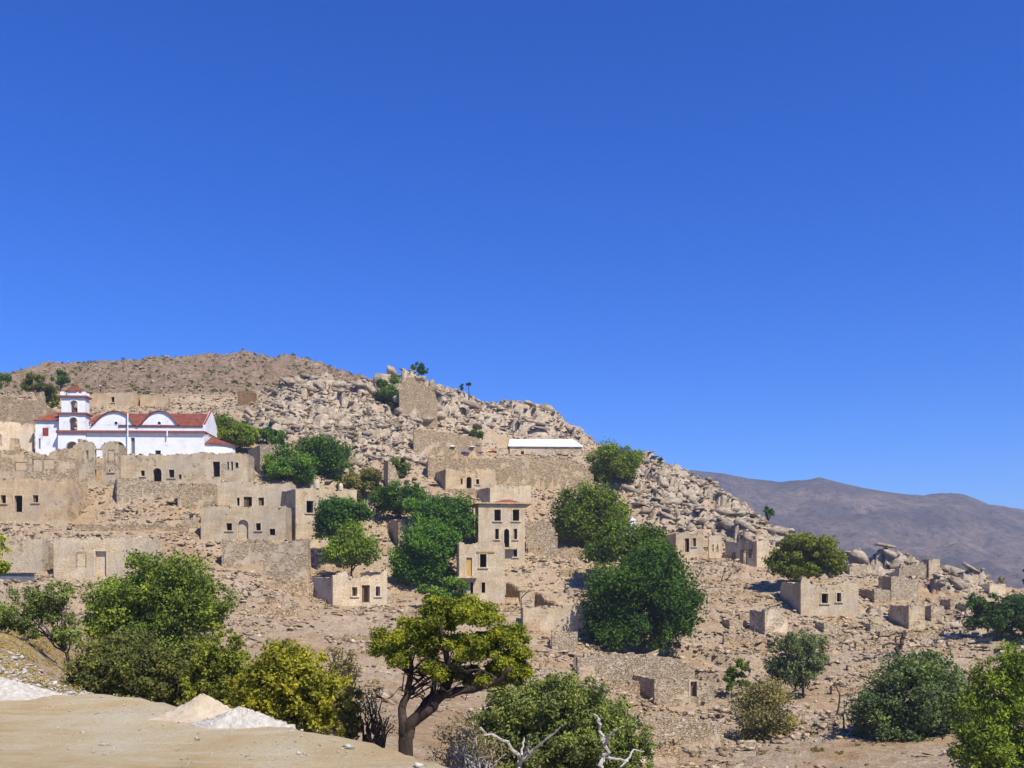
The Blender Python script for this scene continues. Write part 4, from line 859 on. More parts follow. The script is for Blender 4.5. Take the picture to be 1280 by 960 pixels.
def heap(name, label, px, row_base, row_top, wpx, dpt, mat, seed, p=1.2):
    D = 2.0*F/(row_base-HOR)*1.03; b = W(px, row_base, D); k = D/F; rx = wpx/2*k; hh = (row_base-row_top)*k*1.02
    n, m = 26, 64; v = [(0, 0, hh)]; q_ = []; tr = []
    for i in range(1, n+1):
        f_ = i/n
        for j in range(m):
            an = j/m*2*math.pi; wob = 1+0.16*math.sin(an*2+seed)+0.09*math.sin(an*5+seed*3)+0.05*math.sin(an*9+seed)
            z = hh*(1-f_)**p*(1+0.10*math.sin(an*3+seed)*f_*(1-f_)*4) + 0.022*rng.uniform(-1, 1)*(f_ < .97) - (0.12 if i == n else 0.02*f_)
            v.append((rx*f_*math.cos(an)*wob, rx*dpt*f_*math.sin(an)*wob, z))
    tr = [(0, 1+j, 1+(j+1)%m) for j in range(m)]
    q_ = [(1+(i-1)*m+j, 1+i*m+j, 1+i*m+(j+1)%m, 1+(i-1)*m+(j+1)%m) for i in range(1, n) for j in range(m)]
    o = link(name, mesh_np(name, v, q_, tr), mat); o.location = (b.x, b.y, -2.0); tag(o, label, name.split('_')[1]); return o
heap('sand_heap', 'small cone of tan sand at the edge of the dirt yard', 252, 902, 873, 110, 0.7, M_SAND, 1.0)
heap('gravel_heap', 'small heap of pale grey gravel overlapping the tan sand cone', 300, 911, 889, 118, 0.6, M_GRAV, 2.3)
heap('gravel_bank', 'spread bank of white broken stone along the left rim of the dirt yard', -25, 874, 842, 230, 0.35, M_GRAV, 4.1, 1.0)

# ------------------------------------------------------------------ far mountain, plain
SKYL = [(300,560),(600,565),(780,575),(850,586),(905,592),(935,598),(975,602),(1000,600),(1025,596.5),(1045,602),(1080,610),(1110,615),(1140,618.5),(1170,617),(1188,615),(1205,618),(1235,629),(1280,637),(1400,655),(1600,690),(1900,712)]
mp = np.arange(300, 1900, 4.0); mf = np.linspace(0, 1, 130)
sk = np.interp(mp, [a for a, b in SKYL], [b for a, b in SKYL]); Dc = 1500.0
MD = 520 + (Dc-520)*mf[None,:]*np.ones((len(mp), 1)); MX = (mp[:,None]-640)/F*MD
# spurs run towards the viewer
spur = fbm(MX/260+7, MD/700, 4, 33)
topz = (HOR-sk[:,None])/F*Dc
MZ = -75 + (topz+75)*(mf[None,:]**1.25) + (spur*70 + fbm(MX/70, MD/90, 5, 35)*34)*np.sin(np.pi*np.clip(mf, 0, 1))[None,:]**0.8 + fbm(MX/18, MD/18, 3, 37)*3*(0.2+mf[None,:])
MZ = np.minimum(MZ, topz*(MD/Dc) + 0*MZ)
back = [(1560, 6), (1700, 60), (2100, 220)]
MD = np.concatenate([MD] + [np.full((len(mp), 1), d) for d, _ in back], 1); MX = np.concatenate([MX] + [(mp[:,None]-640)/F*d for d, _ in back], 1)
MZ = np.concatenate([MZ] + [MZ[:,-1:]-dn for _, dn in back], 1)
n0, n1 = MZ.shape; ii = np.arange(n0*n1).reshape(n0, n1)
me = mesh_np('mountain', np.stack([MX, MD, MZ], -1).reshape(-1, 3), np.stack([ii[:-1,:-1], ii[1:,:-1], ii[1:,1:], ii[:-1,1:]], -1).reshape(-1, 4))
me.polygons.foreach_set('use_smooth', [True]*len(me.polygons))
t = NT('mountain'); c = t.coord()
col = t.ramp(t.noise(0.011, 7, 0.65, c), [(0.34, (0.11,0.085,0.07)), (0.48, (0.19,0.145,0.115)), (0.58, (0.30,0.215,0.155)), (0.7, (0.40,0.30,0.22))])
col = t.mix(col, (0.06,0.055,0.04), t.ramp(t.noise(0.09, 6, 0.75, c), [(0.48, 0.0), (0.62, 0.75)]))
mount = link('mountain', me, t.finish(col, 0.95, t.bump(t.noise(0.10, 6, 0.8, c), 14.0, 1.0))); tag(mount, 'bare brown mountain ridge beyond the valley', kind='structure')
me = mesh_np('plain', [(-2600,-300,-85),(2600,-300,-85),(2600,2600,-85),(-2600,2600,-85)], [(0,1,2,3)])
pl = link('plain', me, MATS['mountain']); tag(pl, 'low ground around the hill', kind='structure')

# ------------------------------------------------------------------ boulders of the crags (pieces of the hillside), rubble, scrub
def hull(npts, rg, flat=0.75):
    p = rg.normal(size=(npts, 3)); p /= ((np.abs(p)**5).sum(1)**0.2)[:,None]; p *= rg.uniform(0.72, 1.05, (npts, 1)); p[:,2] *= flat
    bm = bmesh.new()
    for q_ in p: bm.verts.new(q_)
    r_ = bmesh.ops.convex_hull(bm, input=bm.verts)
    bmesh.ops.delete(bm, geom=[g for g in r_['geom_interior'] if isinstance(g, bmesh.types.BMVert)], context='VERTS')
    bmesh.ops.triangulate(bm, faces=bm.faces)
    bm.verts.ensure_lookup_table(); bm.verts.index_update()
    v = np.array([q_.co[:] for q_ in bm.verts]); f = np.array([[q_.index for q_ in fc.verts] for fc in bm.faces]); bm.free(); return v, f
rg = np.random.default_rng(21)
BM_ = []
for k in range(12):
    v, f = hull(15, rg, 0.75); me = mesh_np('boulder', v, tris=f); me.materials.append(M_CRAG); BM_.append(me)
def boulder(x, y, z, s, rot):
    o = bpy.data.objects.new('boulder', BM_[int(rg.integers(12))]); COL.objects.link(o)
    o.location = (x, y, z); o.scale = s; o.rotation_euler = rot; o.parent = hill; return o
# named rock stacks on the crest and single big rocks
for (p, r_, wpx, hpx, D_) in [(478,478,22,30,204),(491,464,18,16,205),(484,488,30,22,202),(541,482,12,16,204),(548,494,16,12,203),(556,500,22,10,202),(520,478,26,10,204),(650,509,30,12,205),(682,512,26,14,205),(662,506,18,8,206),(840,592,26,16,181),(812,578,18,12,186),(700,528,20,10,203),
                         (880,616,26,18,173),(905,632,20,14,166),(500,512,16,14,185),(503,524,18,14,183),(546,508,14,16,189),(549,520,18,12,187),(520,526,22,10,183),(535,524,16,10,185),(496,498,12,14,188),(375,478,16,14,192),(392,474,18,12,194),(425,483,26,12,196),(985,683,16,12,150),(1195,730,9,8,124),(1182,727,7,6,126)]:
    k = D_/F; c = W(p, r_, D_); boulder(c.x, c.y, c.z, (wpx*k*.55, wpx*k*.5, hpx*k*.62), (rg.uniform(-.2,.2), rg.uniform(-.1,.35), rg.uniform(0,6)))
cand = np.argwhere((rock > 0.55) & (damp > 0.8) & (PX2 > 250) & (PX2 < 1300) & (D2 > 105))
sel = cand[rg.choice(len(cand), 270, replace=False)]
for i, j in sel:
    s_ = float(rg.uniform(0.7, 1.1)*rg.choice([0.8, 1.1, 1.5, 1.9], p=[.35,.35,.22,.08]))
    boulder(X2[i,j], D2[i,j], ZF[i,j]+0.12*s_, (s_*1.45, s_*rg.uniform(.8,1.1), s_*rg.uniform(.55,.95)), (rg.uniform(-.3,.5), rg.uniform(0.0,.75), rg.uniform(-.5,.5)))
# rubble: everything too small to pick apart
PR = [hull(7, rg, 0.65) for _ in range(8)]
def rubble(name, X, Y, Z, size, mat, label, flatten=1.0):
    vs_, fs = [], []; n = 0; N = len(X)
    which = rg.integers(len(PR), size=N)
    for k, (v, f) in enumerate(PR):
        m = np.where(which == k)[0]
        if not len(m): continue
        a = rg.uniform(0, 2*np.pi, len(m)); b = rg.normal(0, 0.35, len(m)); ca, sa, cb, sb = np.cos(a), np.sin(a), np.cos(b), np.sin(b)
        Rm = np.zeros((len(m), 3, 3)); Rm[:,0,0] = ca; Rm[:,0,1] = -sa*cb; Rm[:,0,2] = sa*sb; Rm[:,1,0] = sa; Rm[:,1,1] = ca*cb; Rm[:,1,2] = -ca*sb; Rm[:,2,1] = sb; Rm[:,2,2] = cb
        sc = size[m][:,None,None]*np.stack([rg.uniform(.8,1.5,len(m)), rg.uniform(.7,1.1,len(m)), rg.uniform(.5,.9,len(m))*flatten], -1)[:,None,:]
        V = np.einsum('nij,nvj->nvi', Rm, v[None]*sc) + np.stack([X[m], Y[m], Z[m]], -1)[:,None,:]
        vs_.append(V.reshape(-1, 3)); fs.append((f[None] + (np.arange(len(m))*len(v))[:,None,None] + n).reshape(-1, 3)); n += V.shape[0]*V.shape[1]
    o = link(name, mesh_np(name, np.concatenate(vs_), tris=np.concatenate(fs)), mat); tag(o, label, kind='stuff'); return o
vis = (PX2 > -60) & (PX2 < 1340) & (D2 > 40) & (D2 < 212)
clus = sstep(-0.05, 0.40, fbm(X2/11, D2/8, 4, 111) + 0.35*np.clip(scb, 0, 1))
wgt = np.where(vis, (0.05 + 1.1*clus + 3.0*riser + 0.7*rock)*(1-scrub)*np.where(D2 < 88, 2.0, 1.3)*D2/100, 0)
for s in SPECS:
    if s.get('virtual'): continue
    f = s['fr']; lx = (X2-f.o.x)*f.ca+(D2-f.o.y)*f.sa; ly = -(X2-f.o.x)*f.sa+(D2-f.o.y)*f.ca
    ins = (lx > 0) & (lx < s['w']) & (ly > -0.4) & (ly < s['depth'])
    wgt = np.where(ins, wgt*(0.9 if s.get('fill') else 0.0), wgt)
    fa = (lx > -1.5) & (lx < s['w']+1.5) & (ly < -0.4) & (ly > -4.5); wgt = np.where(fa, wgt+1.4, wgt)
for f, ww, dd in ((CH, CHW, 8.0), (CP, CPW, 5.5)):
    lx = (X2-f.o.x)*f.ca+(D2-f.o.y)*f.sa; ly = -(X2-f.o.x)*f.sa+(D2-f.o.y)*f.ca
    wgt = np.where((lx > -5) & (lx < ww+.3) & (ly > -0.5) & (ly < dd), 0, wgt)
pr = (wgt/wgt.sum()).ravel(); N = 56000
pk = rg.choice(wgt.size, N, p=pr); sz = np.minimum(rg.lognormal(-1.75, 0.5, N), 0.7)
rubble('rubble', X2.ravel()[pk]+rg.uniform(-.2,.2,N), D2.ravel()[pk]+rg.uniform(-.2,.2,N), ZF.ravel()[pk]+sz*0.2, sz, M_RUB, 'loose stone rubble strewn over the slopes')
cr = (rock > 0.35) & (damp > .6) & (PX2 > -60) & (PX2 < 1340); pk = rg.choice(np.flatnonzero(cr), 7500); sz = np.minimum(rg.lognormal(-0.75, 0.5, 7500), 1.5)
rubble('crag_stones', X2.ravel()[pk], D2.ravel()[pk], ZF.ravel()[pk]+sz*0.1, sz, M_CRAG, 'angular broken stones of the pale crags')
# stones of the back hill and of the near bank
vis = (scrub > 0.5) & (D2 < 320) & (PX2 > -60); pk = rg.choice(np.flatnonzero(vis), 5000); sz = rg.lognormal(-1.15, 0.45, 5000)
rubble('rubble', X2.ravel()[pk], D2.ravel()[pk], ZF.ravel()[pk]+sz*0.15, np.minimum(sz, 1.4), M_RUB, 'grey stones scattered over the scrub hill')
N = 2600; px_r = rg.uniform(-60, 110, N); d_r = rg.uniform(17.5, 32, N); zz = sample(ZF, px_r, d_r); sz = rg.lognormal(-3.1, 0.55, N)
rubble('rubble', (px_r-640)/F*d_r, d_r, zz+sz*.2, sz, M_GRAV, 'broken stone on the bank left of the dirt yard')
N = 900; px_r = rg.uniform(-60, 560, N); fr2 = rg.uniform(0.55, 1.0, N)**0.7; d_r = np.interp(px_r, ep, eD)*fr2; sz = rg.lognormal(-4.3, 0.5, N)
rubble('rubble', (px_r-640)/F*d_r, d_r, -2.0+sz*.2+fbm((px_r-640)/F*d_r/2.5, d_r/2.5, 4, 71)*0.10, sz, M_GRAV, 'pebbles on the dirt yard')
# ------------------------------------------------------------------ trees
tg = np.random.default_rng(5)
def unit(n):
    v = tg.normal(size=(n, 3)); return v/np.linalg.norm(v, axis=1)[:,None]
G_DARK = (0.030,0.062,0.016); G_MID = (0.050,0.090,0.020); G_BRIGHT = (0.080,0.125,0.022); G_OLIVE = (0.060,0.078,0.032); G_GREY = (0.062,0.080,0.050); G_YEL = (0.115,0.115,0.020); G_TAN = (0.105,0.098,0.055); G_PINE = (0.076,0.088,0.018)
def leaves(name, root, clumps, n, lsz, color, tshift=0.0, flatz=0.85, up=0.35, shell=0.40):
    """clumps: (n,5) x,y,z,r,tint in coordinates local to root; many small leaf faces spread through every clump"""
    vol = clumps[:,3]**2.2; ci = tg.choice(len(clumps), n, p=vol/vol.sum())
    d = unit(n); rr = tg.random(n)**shell
    off = d*(clumps[ci,3]*rr)[:,None]; off[:,2] *= flatz
    off *= (1+0.22*tg.normal(size=(n, 1)))
    p = clumps[ci,:3] + off
    nr = d*0.55 + tg.normal(size=(n, 3))*0.75 + np.array([0, 0, up]); nr /= np.linalg.norm(nr, axis=1)[:,None]
    t = np.cross(nr, tg.normal(size=(n, 3))); t /= np.linalg.norm(t, axis=1)[:,None]; b = np.cross(nr, t)
    l = (lsz*tg.uniform(0.6, 1.35, n))[:,None]
    v = np.stack([p-t*l, p+b*l*0.75+t*l*0.3, p+t*l*0.8-b*l*0.55], 1).reshape(-1, 3)
    me = mesh_np(name, v, tris=np.arange(3*n).reshape(n, 3))
    tint = np.clip(0.62*clumps[ci,4] + 0.38*tg.random(n) + tshift, 0, 1).astype(np.float32)
    me.attributes.new('tint', 'FLOAT', 'FACE').data.foreach_set('value', tint)
    return link(name, me, M_LEAF, root, color)

def limb(mb, a, b, r0, r1, wob=0.12, n=5, sides=6):
    a = Vector(a); b = Vector(b); L = (b-a).length; pts = []; rad = []
    for k in range(n+1):
        f = k/n; p = a.lerp(b, f)
        if 0 < k < n: p += Vector(tg.normal(size=3))*L*wob*0.35
        p.z += L*0.10*math.sin(math.pi*f)*0.6
        pts.append(p); rad.append(r0*(1-f)+r1*f)
    mb.tube(pts, rad, sides); return pts

def tree(name, label, lobes, D, color, base=None, leafpx=2.6, layers=7.0, trunk=0.03, cat='tree', group=None, tshift=0.0, nclump=None, clr=0.34, deep=0.85, flatz=0.85, shell=0.4, stems=1, limbs=9, up=0.35, bark=None):
    """lobes: crown masses as (px, row, half width px, half height px); D = distance or None (from the foot pixel 'base')"""
    lobes = [(l[0], l[1], l[2]*1.1, l[3]*1.12) for l in lobes]; leafpx = leafpx*(0.82 if (D or 100) > 55 else 0.64); layers = layers*1.15; clr = clr*0.72
    if cat == 'bush' and layers > 3: lobes += [(l[0], l[1]+l[3]*0.8, l[2]*0.9, l[3]*0.9) for l in lobes]
    mx = sum(l[0]*l[2] for l in lobes)/sum(l[2] for l in lobes)
    if base is None: base = (mx, None)
    if D is None: D = ground_at(base[0], base[1], Z=ZF)
    k = D/F; bx = U(base[0])*D; bz = zat(bx, D)
    root = empty(name, (bx, D, bz)); tag(root, label, cat, group)
    cl = []; area = 0
    for (lx, ly, rx, ry) in lobes:
        c = W(lx, ly, D); Rx, Rz = rx*k, ry*k; Ry = (Rx*deep+Rz*0.15); area += math.pi*rx*ry
        nc = nclump or int(min(90, max(9, 3.6*rx*ry/70)))
        d = unit(nc); rr = tg.random(nc)**0.40*0.90
        for q_, r_ in zip(d, rr):
            if q_[2] < -0.55: q_[2] *= 0.7
            cr = clr*min(Rx, Rz*1.25)*tg.choice([0.6, 0.9, 1.25, 1.6])*tg.uniform(0.85, 1.15)
            cl.append((c.x-bx+q_[0]*r_*Rx, c.y-D+q_[1]*r_*Ry, c.z-bz+q_[2]*r_*Rz, cr, tg.random()))
    cl = np.array(cl)
    n = int(min(90000, max(900, layers*area/(leafpx*leafpx))))
    leaves('crown', root, cl, n, leafpx*k, color, tshift, flatz, up, shell)
    mb = MB(); hz = float(np.mean(cl[:,2])); lo = float(np.min(cl[:,2])); ext = float(np.ptp(cl[:,0]))/2+0.1
    r0 = max(trunk*max(hz, ext)*1.25, 0.04)
    for sidx in range(stems):
        o = Vector((tg.normal()*r0*1.6, tg.normal()*r0*1.6, 0)) if stems > 1 else Vector((0, 0, 0))
        cm = Vector((float(np.mean(cl[:,0]))*0.7, float(np.mean(cl[:,1]))*0.5, 0)) + (Vector((tg.normal(), tg.normal(), 0))*ext*0.35 if stems > 1 else Vector((0,0,0)))
        fork = Vector((cm.x*0.5, cm.y*0.5, max(0.25*hz, min(hz*0.55, lo+0.25*(hz-lo)))))+o
        pts = limb(mb, o+Vector((0,0,-0.4)), fork, r0, r0*0.72, 0.10, 4, 7)
        order = tg.permutation(len(cl))[:max(2, limbs//stems)]
        for i in order: limb(mb, pts[-1] if tg.random() < .6 else pts[-2], cl[i,:3], r0*0.5, r0*0.10, 0.14, 5, 5)
    mb.build('trunk', bark or M_BARK, root, smooth=True)
    return root

T_ = tree
# hill top and church surroundings
T_('pine_tree', 'dark tree cut by the left picture edge on the hill behind the church', [(0,470,13,8),(-10,480,16,12)], 172, G_DARK, leafpx=1.8)
T_('pine_tree', 'broad brownish-green tree behind the brown wall with the chimney stub', [(40,480,17,10),(57,490,15,13),(66,502,9,9)], 168, (0.052,0.062,0.018), leafpx=1.8, layers=8, deep=0.6)
T_('pine_tree', 'small dark tree on the scrub hill just above the bell tower roof', [(77,473,14,8)], 196, G_DARK, leafpx=1.7)
T_('carob_tree', 'round yellow-green tree growing right beside the church apse', [(291,540,27,22),(278,548,14,14),(305,547,14,14)], 147, (0.058,0.085,0.018), leafpx=1.9, tshift=.08, deep=.6)
T_('carob_tree', 'low dark tree next to the round tree beside the apse', [(336,546,22,12),(352,552,10,9)], 150, G_DARK, leafpx=1.9)
T_('carob_tree', 'rounded mid-green tree above the corner house parapet', [(362,585,34,21),(342,580,16,13)], 137, (0.044,0.085,0.020), leafpx=2.0)
T_('carob_tree', 'large dark green tree rising behind the rounded tree by the corner house', [(405,573,33,24),(392,565,22,16),(425,590,16,20)], 142, G_DARK, leafpx=2.0)
T_('bush', 'dull brownish-green bush at the foot of the crag above the dark trees', [(455,600,24,15),(440,612,16,14)], 139, (0.070,0.070,0.030), leafpx=2.0, cat='bush')
T_('pine_tree', 'leaning tree growing against the hilltop castle wall', [(486,490,20,16),(494,505,14,16),(478,482,10,8)], 190, (0.040,0.068,0.020), leafpx=1.8)
T_('pine_tree', 'lone windswept tree on the skyline of the castle rock', [(524,461,11,7),(530,464,6,5)], 206, G_DARK, base=(521,476), leafpx=1.6, layers=6, trunk=.045)
for p_, r_ in ((577.5, 485.5), (585.5, 480.5)):
    T_('palm_tree', ('shorter' if p_ < 580 else 'taller')+' of two thin trees with tiny heads on the skyline beyond the castle rock', [(p_, r_, 2.6, 4.5)], 207, G_DARK, base=(p_-1+ (2 if p_ > 580 else 5), 500), leafpx=1.5, nclump=4, layers=9, trunk=.03, limbs=2, group='thin skyline trees', clr=.5)
T_('bush', 'small dark bush below the skyline left of the white-roofed chapel', [(597,540,11,6),(590,546,6,5)], None, G_OLIVE, base=(596,547), leafpx=1.6, cat='bush')
T_('bush', 'small shrub in the gap between wall stubs on the upper slope', [(502,578,13,8),(497,588,10,9)], None, G_OLIVE, base=(502,592), leafpx=1.7, cat='bush')
# middle grove
T_('oak_tree', 'dark spreading tree hiding the right side of the corner house', [(425,645,36,24),(408,660,20,18),(448,640,20,14)], 116, (0.030,0.066,0.020), leafpx=2.2, deep=.5)
T_('pine_tree', 'bright yellow-green pine above the small roofless house', [(440,684,36,24),(425,695,18,16),(458,698,16,14)], 110.5, (0.060,0.090,0.018), leafpx=2.3, tshift=.06, deep=.5)
T_('oak_tree', 'dark tree at the upper left of the middle grove', [(495,625,34,20),(515,615,18,12)], 131, G_DARK, leafpx=2.1)
T_('oak_tree', 'wide green tree next to the three-storey house', [(560,652,36,30),(535,640,30,22),(585,660,18,22),(550,632,26,12)], 124, (0.036,0.074,0.020), leafpx=2.2, deep=.45)
T_('oak_tree', 'tall green tree in front of the grove beside the two-storey house', [(532,690,38,36),(515,712,26,26),(550,720,24,24),(560,680,20,22)], 112, (0.036,0.076,0.018), leafpx=2.3, deep=.5)
T_('pine_tree', 'low tree between the small roofless house and the two-storey house', [(540,745,20,14),(566,738,16,16)], 103, G_MID, leafpx=2.4)
T_('carob_tree', 'round green tree on the ridge right beside the white-roofed chapel', [(767,578,30,26),(755,592,18,14),(783,590,14,16)], 166, (0.060,0.085,0.018), leafpx=1.9, tshift=.06)
T_('carob_tree', 'big round tree on the slope below the ridge tree', [(738,640,42,30),(715,655,26,20),(762,650,28,26),(740,668,36,14)], 133, (0.050,0.072,0.016), leafpx=2.2, tshift=.03)
T_('oak_tree', 'tree crown wedged between the big round tree and the largest dark tree', [(785,682,55,26),(750,690,28,18),(815,695,34,22)], 118, (0.040,0.064,0.016), leafpx=2.3, deep=.6)
T_('oak_tree', 'largest dark green tree standing on the dry-stone terrace', [(805,735,62,45),(765,770,40,38),(845,770,36,40),(800,790,70,26),(812,705,45,25)], 98, (0.024,0.048,0.015), leafpx=2.5, layers=6, trunk=.04, deep=.8)
# right flank
T_('carob_tree', 'round tree behind the roofless house with two dark windows', [(1010,688,36,20),(985,703,24,18),(1038,704,22,18),(1010,712,46,14),(1012,676,22,10)], 121, (0.056,0.068,0.016), leafpx=2.2, tshift=.04)
T_('bush', 'tiny shrub on top of the rocky outcrop crest', [(825,576,6,4)], None, G_OLIVE, base=(825,580), leafpx=1.5, cat='bush')
T_('bush', 'tiny dark shrub on the outcrop skyline before the far mountain', [(962,639,6,4),(958,636,4,3)], 167, G_DARK, leafpx=1.5, cat='bush')
T_('young_tree', 'small slender tree with a round shadow on the valley terrace', [(922,832,12,11),(917,846,13,12),(926,850,9,10),(914,858,8,6)], None, (0.050,0.075,0.020), base=(913,874), leafpx=2.2, layers=5, trunk=.02)
T_('olive_tree', 'grey-green olive tree standing behind the pale dry bush', [(1005,815,30,26),(990,838,30,24),(1018,835,18,22),(975,806,16,16)], None, G_GREY, base=(1005,872), leafpx=2.4, layers=5, clr=.3)
T_('bush', 'pale tan half-dry bush in the valley bottom', [(955,885,36,28),(970,905,26,18),(938,872,18,16)], None, G_TAN, base=(955,928), leafpx=2.2, layers=3.4, clr=.36, cat='bush', stems=4, bark=M_DEAD)
T_('olive_tree', 'large grey-green olive tree in the lower right corner', [(1150,870,60,46),(1110,895,46,36),(1190,890,34,40),(1165,835,36,22),(1140,915,60,30)], 62, (0.050,0.072,0.040), base=(1140,955), leafpx=3.0, layers=5, clr=.28, stems=2)
T_('fig_tree', 'bright yellow-green tree at the lower right picture edge', [(1252,870,36,50),(1230,905,36,46),(1275,840,34,44),(1220,940,30,30),(1300,900,44,66),(1255,940,40,40),(1262,990,50,40)], 42, (0.070,0.098,0.022), leafpx=3.6, layers=4.5, clr=.28, tshift=.05)
T_('oak_tree', 'dark shrubby tree on the slope below the white masonry block', [(1255,758,36,17),(1225,752,26,11),(1270,780,24,22),(1240,775,30,16)], 101, (0.030,0.052,0.024), leafpx=2.3, layers=6)
T_('oak_tree', 'dark tree tip cut by the right picture edge beside the white masonry block', [(1282,722,5,14),(1290,735,9,18)], 105, G_DARK, leafpx=2.0)
T_('bush', 'small brown shrub beside the white masonry block on the skyline', [(1251,725,6,3.5)], None, (0.10,0.08,0.035), base=(1251,733), leafpx=1.6, cat='bush')
# foreground thicket beyond the yard
T_('oak_tree', 'large leafy green tree before the flat-topped house with a single doorway', [(205,730,66,42),(165,765,58,46),(245,760,46,46),(190,800,70,40),(130,775,30,34)], 44, (0.066,0.092,0.026), base=(185,850), leafpx=3.4, layers=5.5, clr=.27, trunk=.03, deep=.6)
T_('olive_tree', 'thin straggly tree at the left edge with gaps in its crown', [(40,760,40,24),(20,775,26,26),(70,745,24,20),(85,790,22,24),(55,790,30,16)], 38, (0.062,0.085,0.032), base=(92,850), leafpx=3.4, layers=2.4, clr=.25, limbs=14)
T_('fig_tree', 'yellow-green branch tips of a tree cut by the left picture edge', [(2,680,12,16),(-12,700,20,24)], 34, (0.105,0.125,0.022), leafpx=4.0, layers=3)
T_('thicket', 'dark shaded thicket of mixed green leaves at the foot of the large leafy tree', [(150,830,62,36),(110,845,36,24),(205,845,50,30),(240,830,34,36)], 30, (0.060,0.068,0.028), leafpx=3.8, layers=4.5, clr=.27, cat='bush', stems=4)
T_('bush', 'green bush between the shaded thicket and the yellow bush', [(275,820,34,38),(262,855,36,26),(290,850,26,30)], 27, (0.072,0.084,0.022), leafpx=3.8, layers=4.5, clr=.27, cat='bush', stems=3)
T_('bush', 'rounded bush with yellowing leaves behind the gravel heap', [(360,838,56,34),(330,862,44,34),(395,868,42,32),(372,885,50,20)], 24, (0.092,0.096,0.020), leafpx=4.2, layers=5, clr=.26, tshift=.06, cat='bush', stems=4)
T_('bush', 'narrow olive-coloured bush at the right end of the yellowing bush', [(434,880,20,26),(436,905,18,16)], 22, (0.075,0.075,0.028), leafpx=3.8, layers=4, clr=.3, cat='bush', stems=3)
T_('bush', 'thin brown half-leafless shrub beyond the yellowing bush', [(430,835,20,20),(418,815,12,12)], 30, (0.07,0.065,0.035), leafpx=3.0, layers=1.0, clr=.4, cat='bush', stems=4, limbs=26)
# near pine with its two-forked trunk
pD = 21.0
pr = W(508, 938, pD); pz = zat(pr.x, pr.y); pine = empty('pine_tree', (pr.x, pr.y, pz)); tag(pine, 'near umbrella pine with a dark two-forked leaning trunk by the yard edge', 'tree')
def loc(px, py, dd=0.0): return W(px, py, pD+dd) - Vector((pr.x, pr.y, pz))
def ch_(mb, pts, r0, r1, sides=8):
    n = len(pts); out = []
    for i in range(n-1):
        for s_ in range(3): out.append(pts[i].lerp(pts[i+1], s_/3) + (Vector(tg.normal(size=3))*0.02 if (i+s_) else Vector((0,0,0))))
    out.append(pts[-1]); m = len(out); mb.tube(out, [r0+(r1-r0)*i/(m-1) for i in range(m)], sides); return out
mb = MB(); base_ = Vector((0, 0, -0.4))
ch_(mb, [base_, loc(506,925), loc(512,905), loc(540,885), loc(556,862)], .17, .11)
ch_(mb, [loc(556,862), loc(562,840), loc(578,815,.3), loc(596,792,.5)], .11, .045)
ch_(mb, [loc(552,868), loc(590,862,-.4), loc(622,852,-.6), loc(640,835,-.7)], .10, .035)
ch_(mb, [loc(505,922), loc(502,895), loc(506,870,.2), loc(514,842,.3), loc(512,818,.4)], .11, .045)
ch_(mb, [loc(514,842,.3), loc(497,822,.1), loc(484,806)], .07, .025)
ch_(mb, [loc(520,895), loc(540,868,.6), loc(545,842,.8), loc(540,800,1.0)], .09, .035)
ch_(mb, [loc(596,792,.5), loc(620,790,.2), loc(645,800)], .06, .02)
ch_(mb, [loc(562,840), loc(556,805,-.4), loc(550,772,-.5)], .08, .03)
ch_(mb, [loc(506,870,.2), loc(528,855), loc(545,850,.4)], .045, .015)
for _ in range(55):
    a_ = [loc(512,842,.3), loc(506,870,.2), loc(578,815,.3), loc(562,840), loc(556,862), loc(622,852,-.6), loc(545,842,.8), loc(590,862,-.4), loc(540,885)][int(tg.integers(9))]
    b_ = loc(tg.uniform(485, 655), tg.uniform(790, 880), tg.uniform(-1.2, 1.2)); b_ = a_.lerp(b_, min(1.0, 1.1/max((b_-a_).length, .1)))
    limb(mb, a_, b_, .028, .006, .2, 5, 4)
mb.build('trunk', mat_bark('pine_bark', (0.022,0.016,0.012), (0.085,0.058,0.042)), pine, smooth=True)
cl = []
for (lx, ly, rx, ry, n_) in [(545,775,44,18,16),(590,770,42,18,16),(565,752,30,12,9),(500,800,30,16,11),(630,800,34,18,13),(600,808,46,18,15),(550,808,40,16,12),(615,830,38,14,10),(520,785,26,14,9),(645,815,20,10,6),(575,842,34,12,8),(500,822,24,12,7),(610,852,38,14,11),(640,838,26,14,8),(538,832,28,10,5),(482,808,16,10,4)]:
    for _ in range(n_):
        d_ = unit(1)[0]; r_ = tg.random()**.5
        p_ = loc(lx+d_[0]*r_*rx, ly-d_[2]*r_*ry, d_[1]*r_*rx*pD/F*1.1)
        cl.append((p_.x, p_.y, p_.z, tg.uniform(.13, .25), tg.random()))
leaves('crown', pine, np.array(cl), 60000, 2.2*pD/F, G_PINE, 0.06, 0.7, 0.5, 0.45)
# bush in the lower middle with bleached dead limbs
T_('bush', 'dense green bush below the near pine, woven with bleached dead limbs', [(705,878,60,34),(655,890,52,34),(615,912,34,28),(795,925,26,28),(745,905,44,34),(700,925,80,34),(640,920,40,26),(775,935,30,22)], 30, (0.068,0.086,0.038), base=(700,975), leafpx=3.6, layers=5, clr=.26, cat='bush', stems=5)
T_('bush', 'grey leafless scrub at the edge of the yard beside the near pine trunk', [(585,925,36,24),(560,945,30,16),(615,940,26,20)], 23, (0.09,0.08,0.065), leafpx=2.6, layers=0.9, clr=.42, cat='bush', stems=6, limbs=60, bark=M_DEAD)
T_('bush', 'sparse twiggy shrub between the yellowing bush and the near pine', [(462,880,22,22),(480,905,18,20)], 22, (0.08,0.07,0.04), leafpx=2.4, layers=0.5, clr=.45, cat='bush', stems=4, limbs=30)

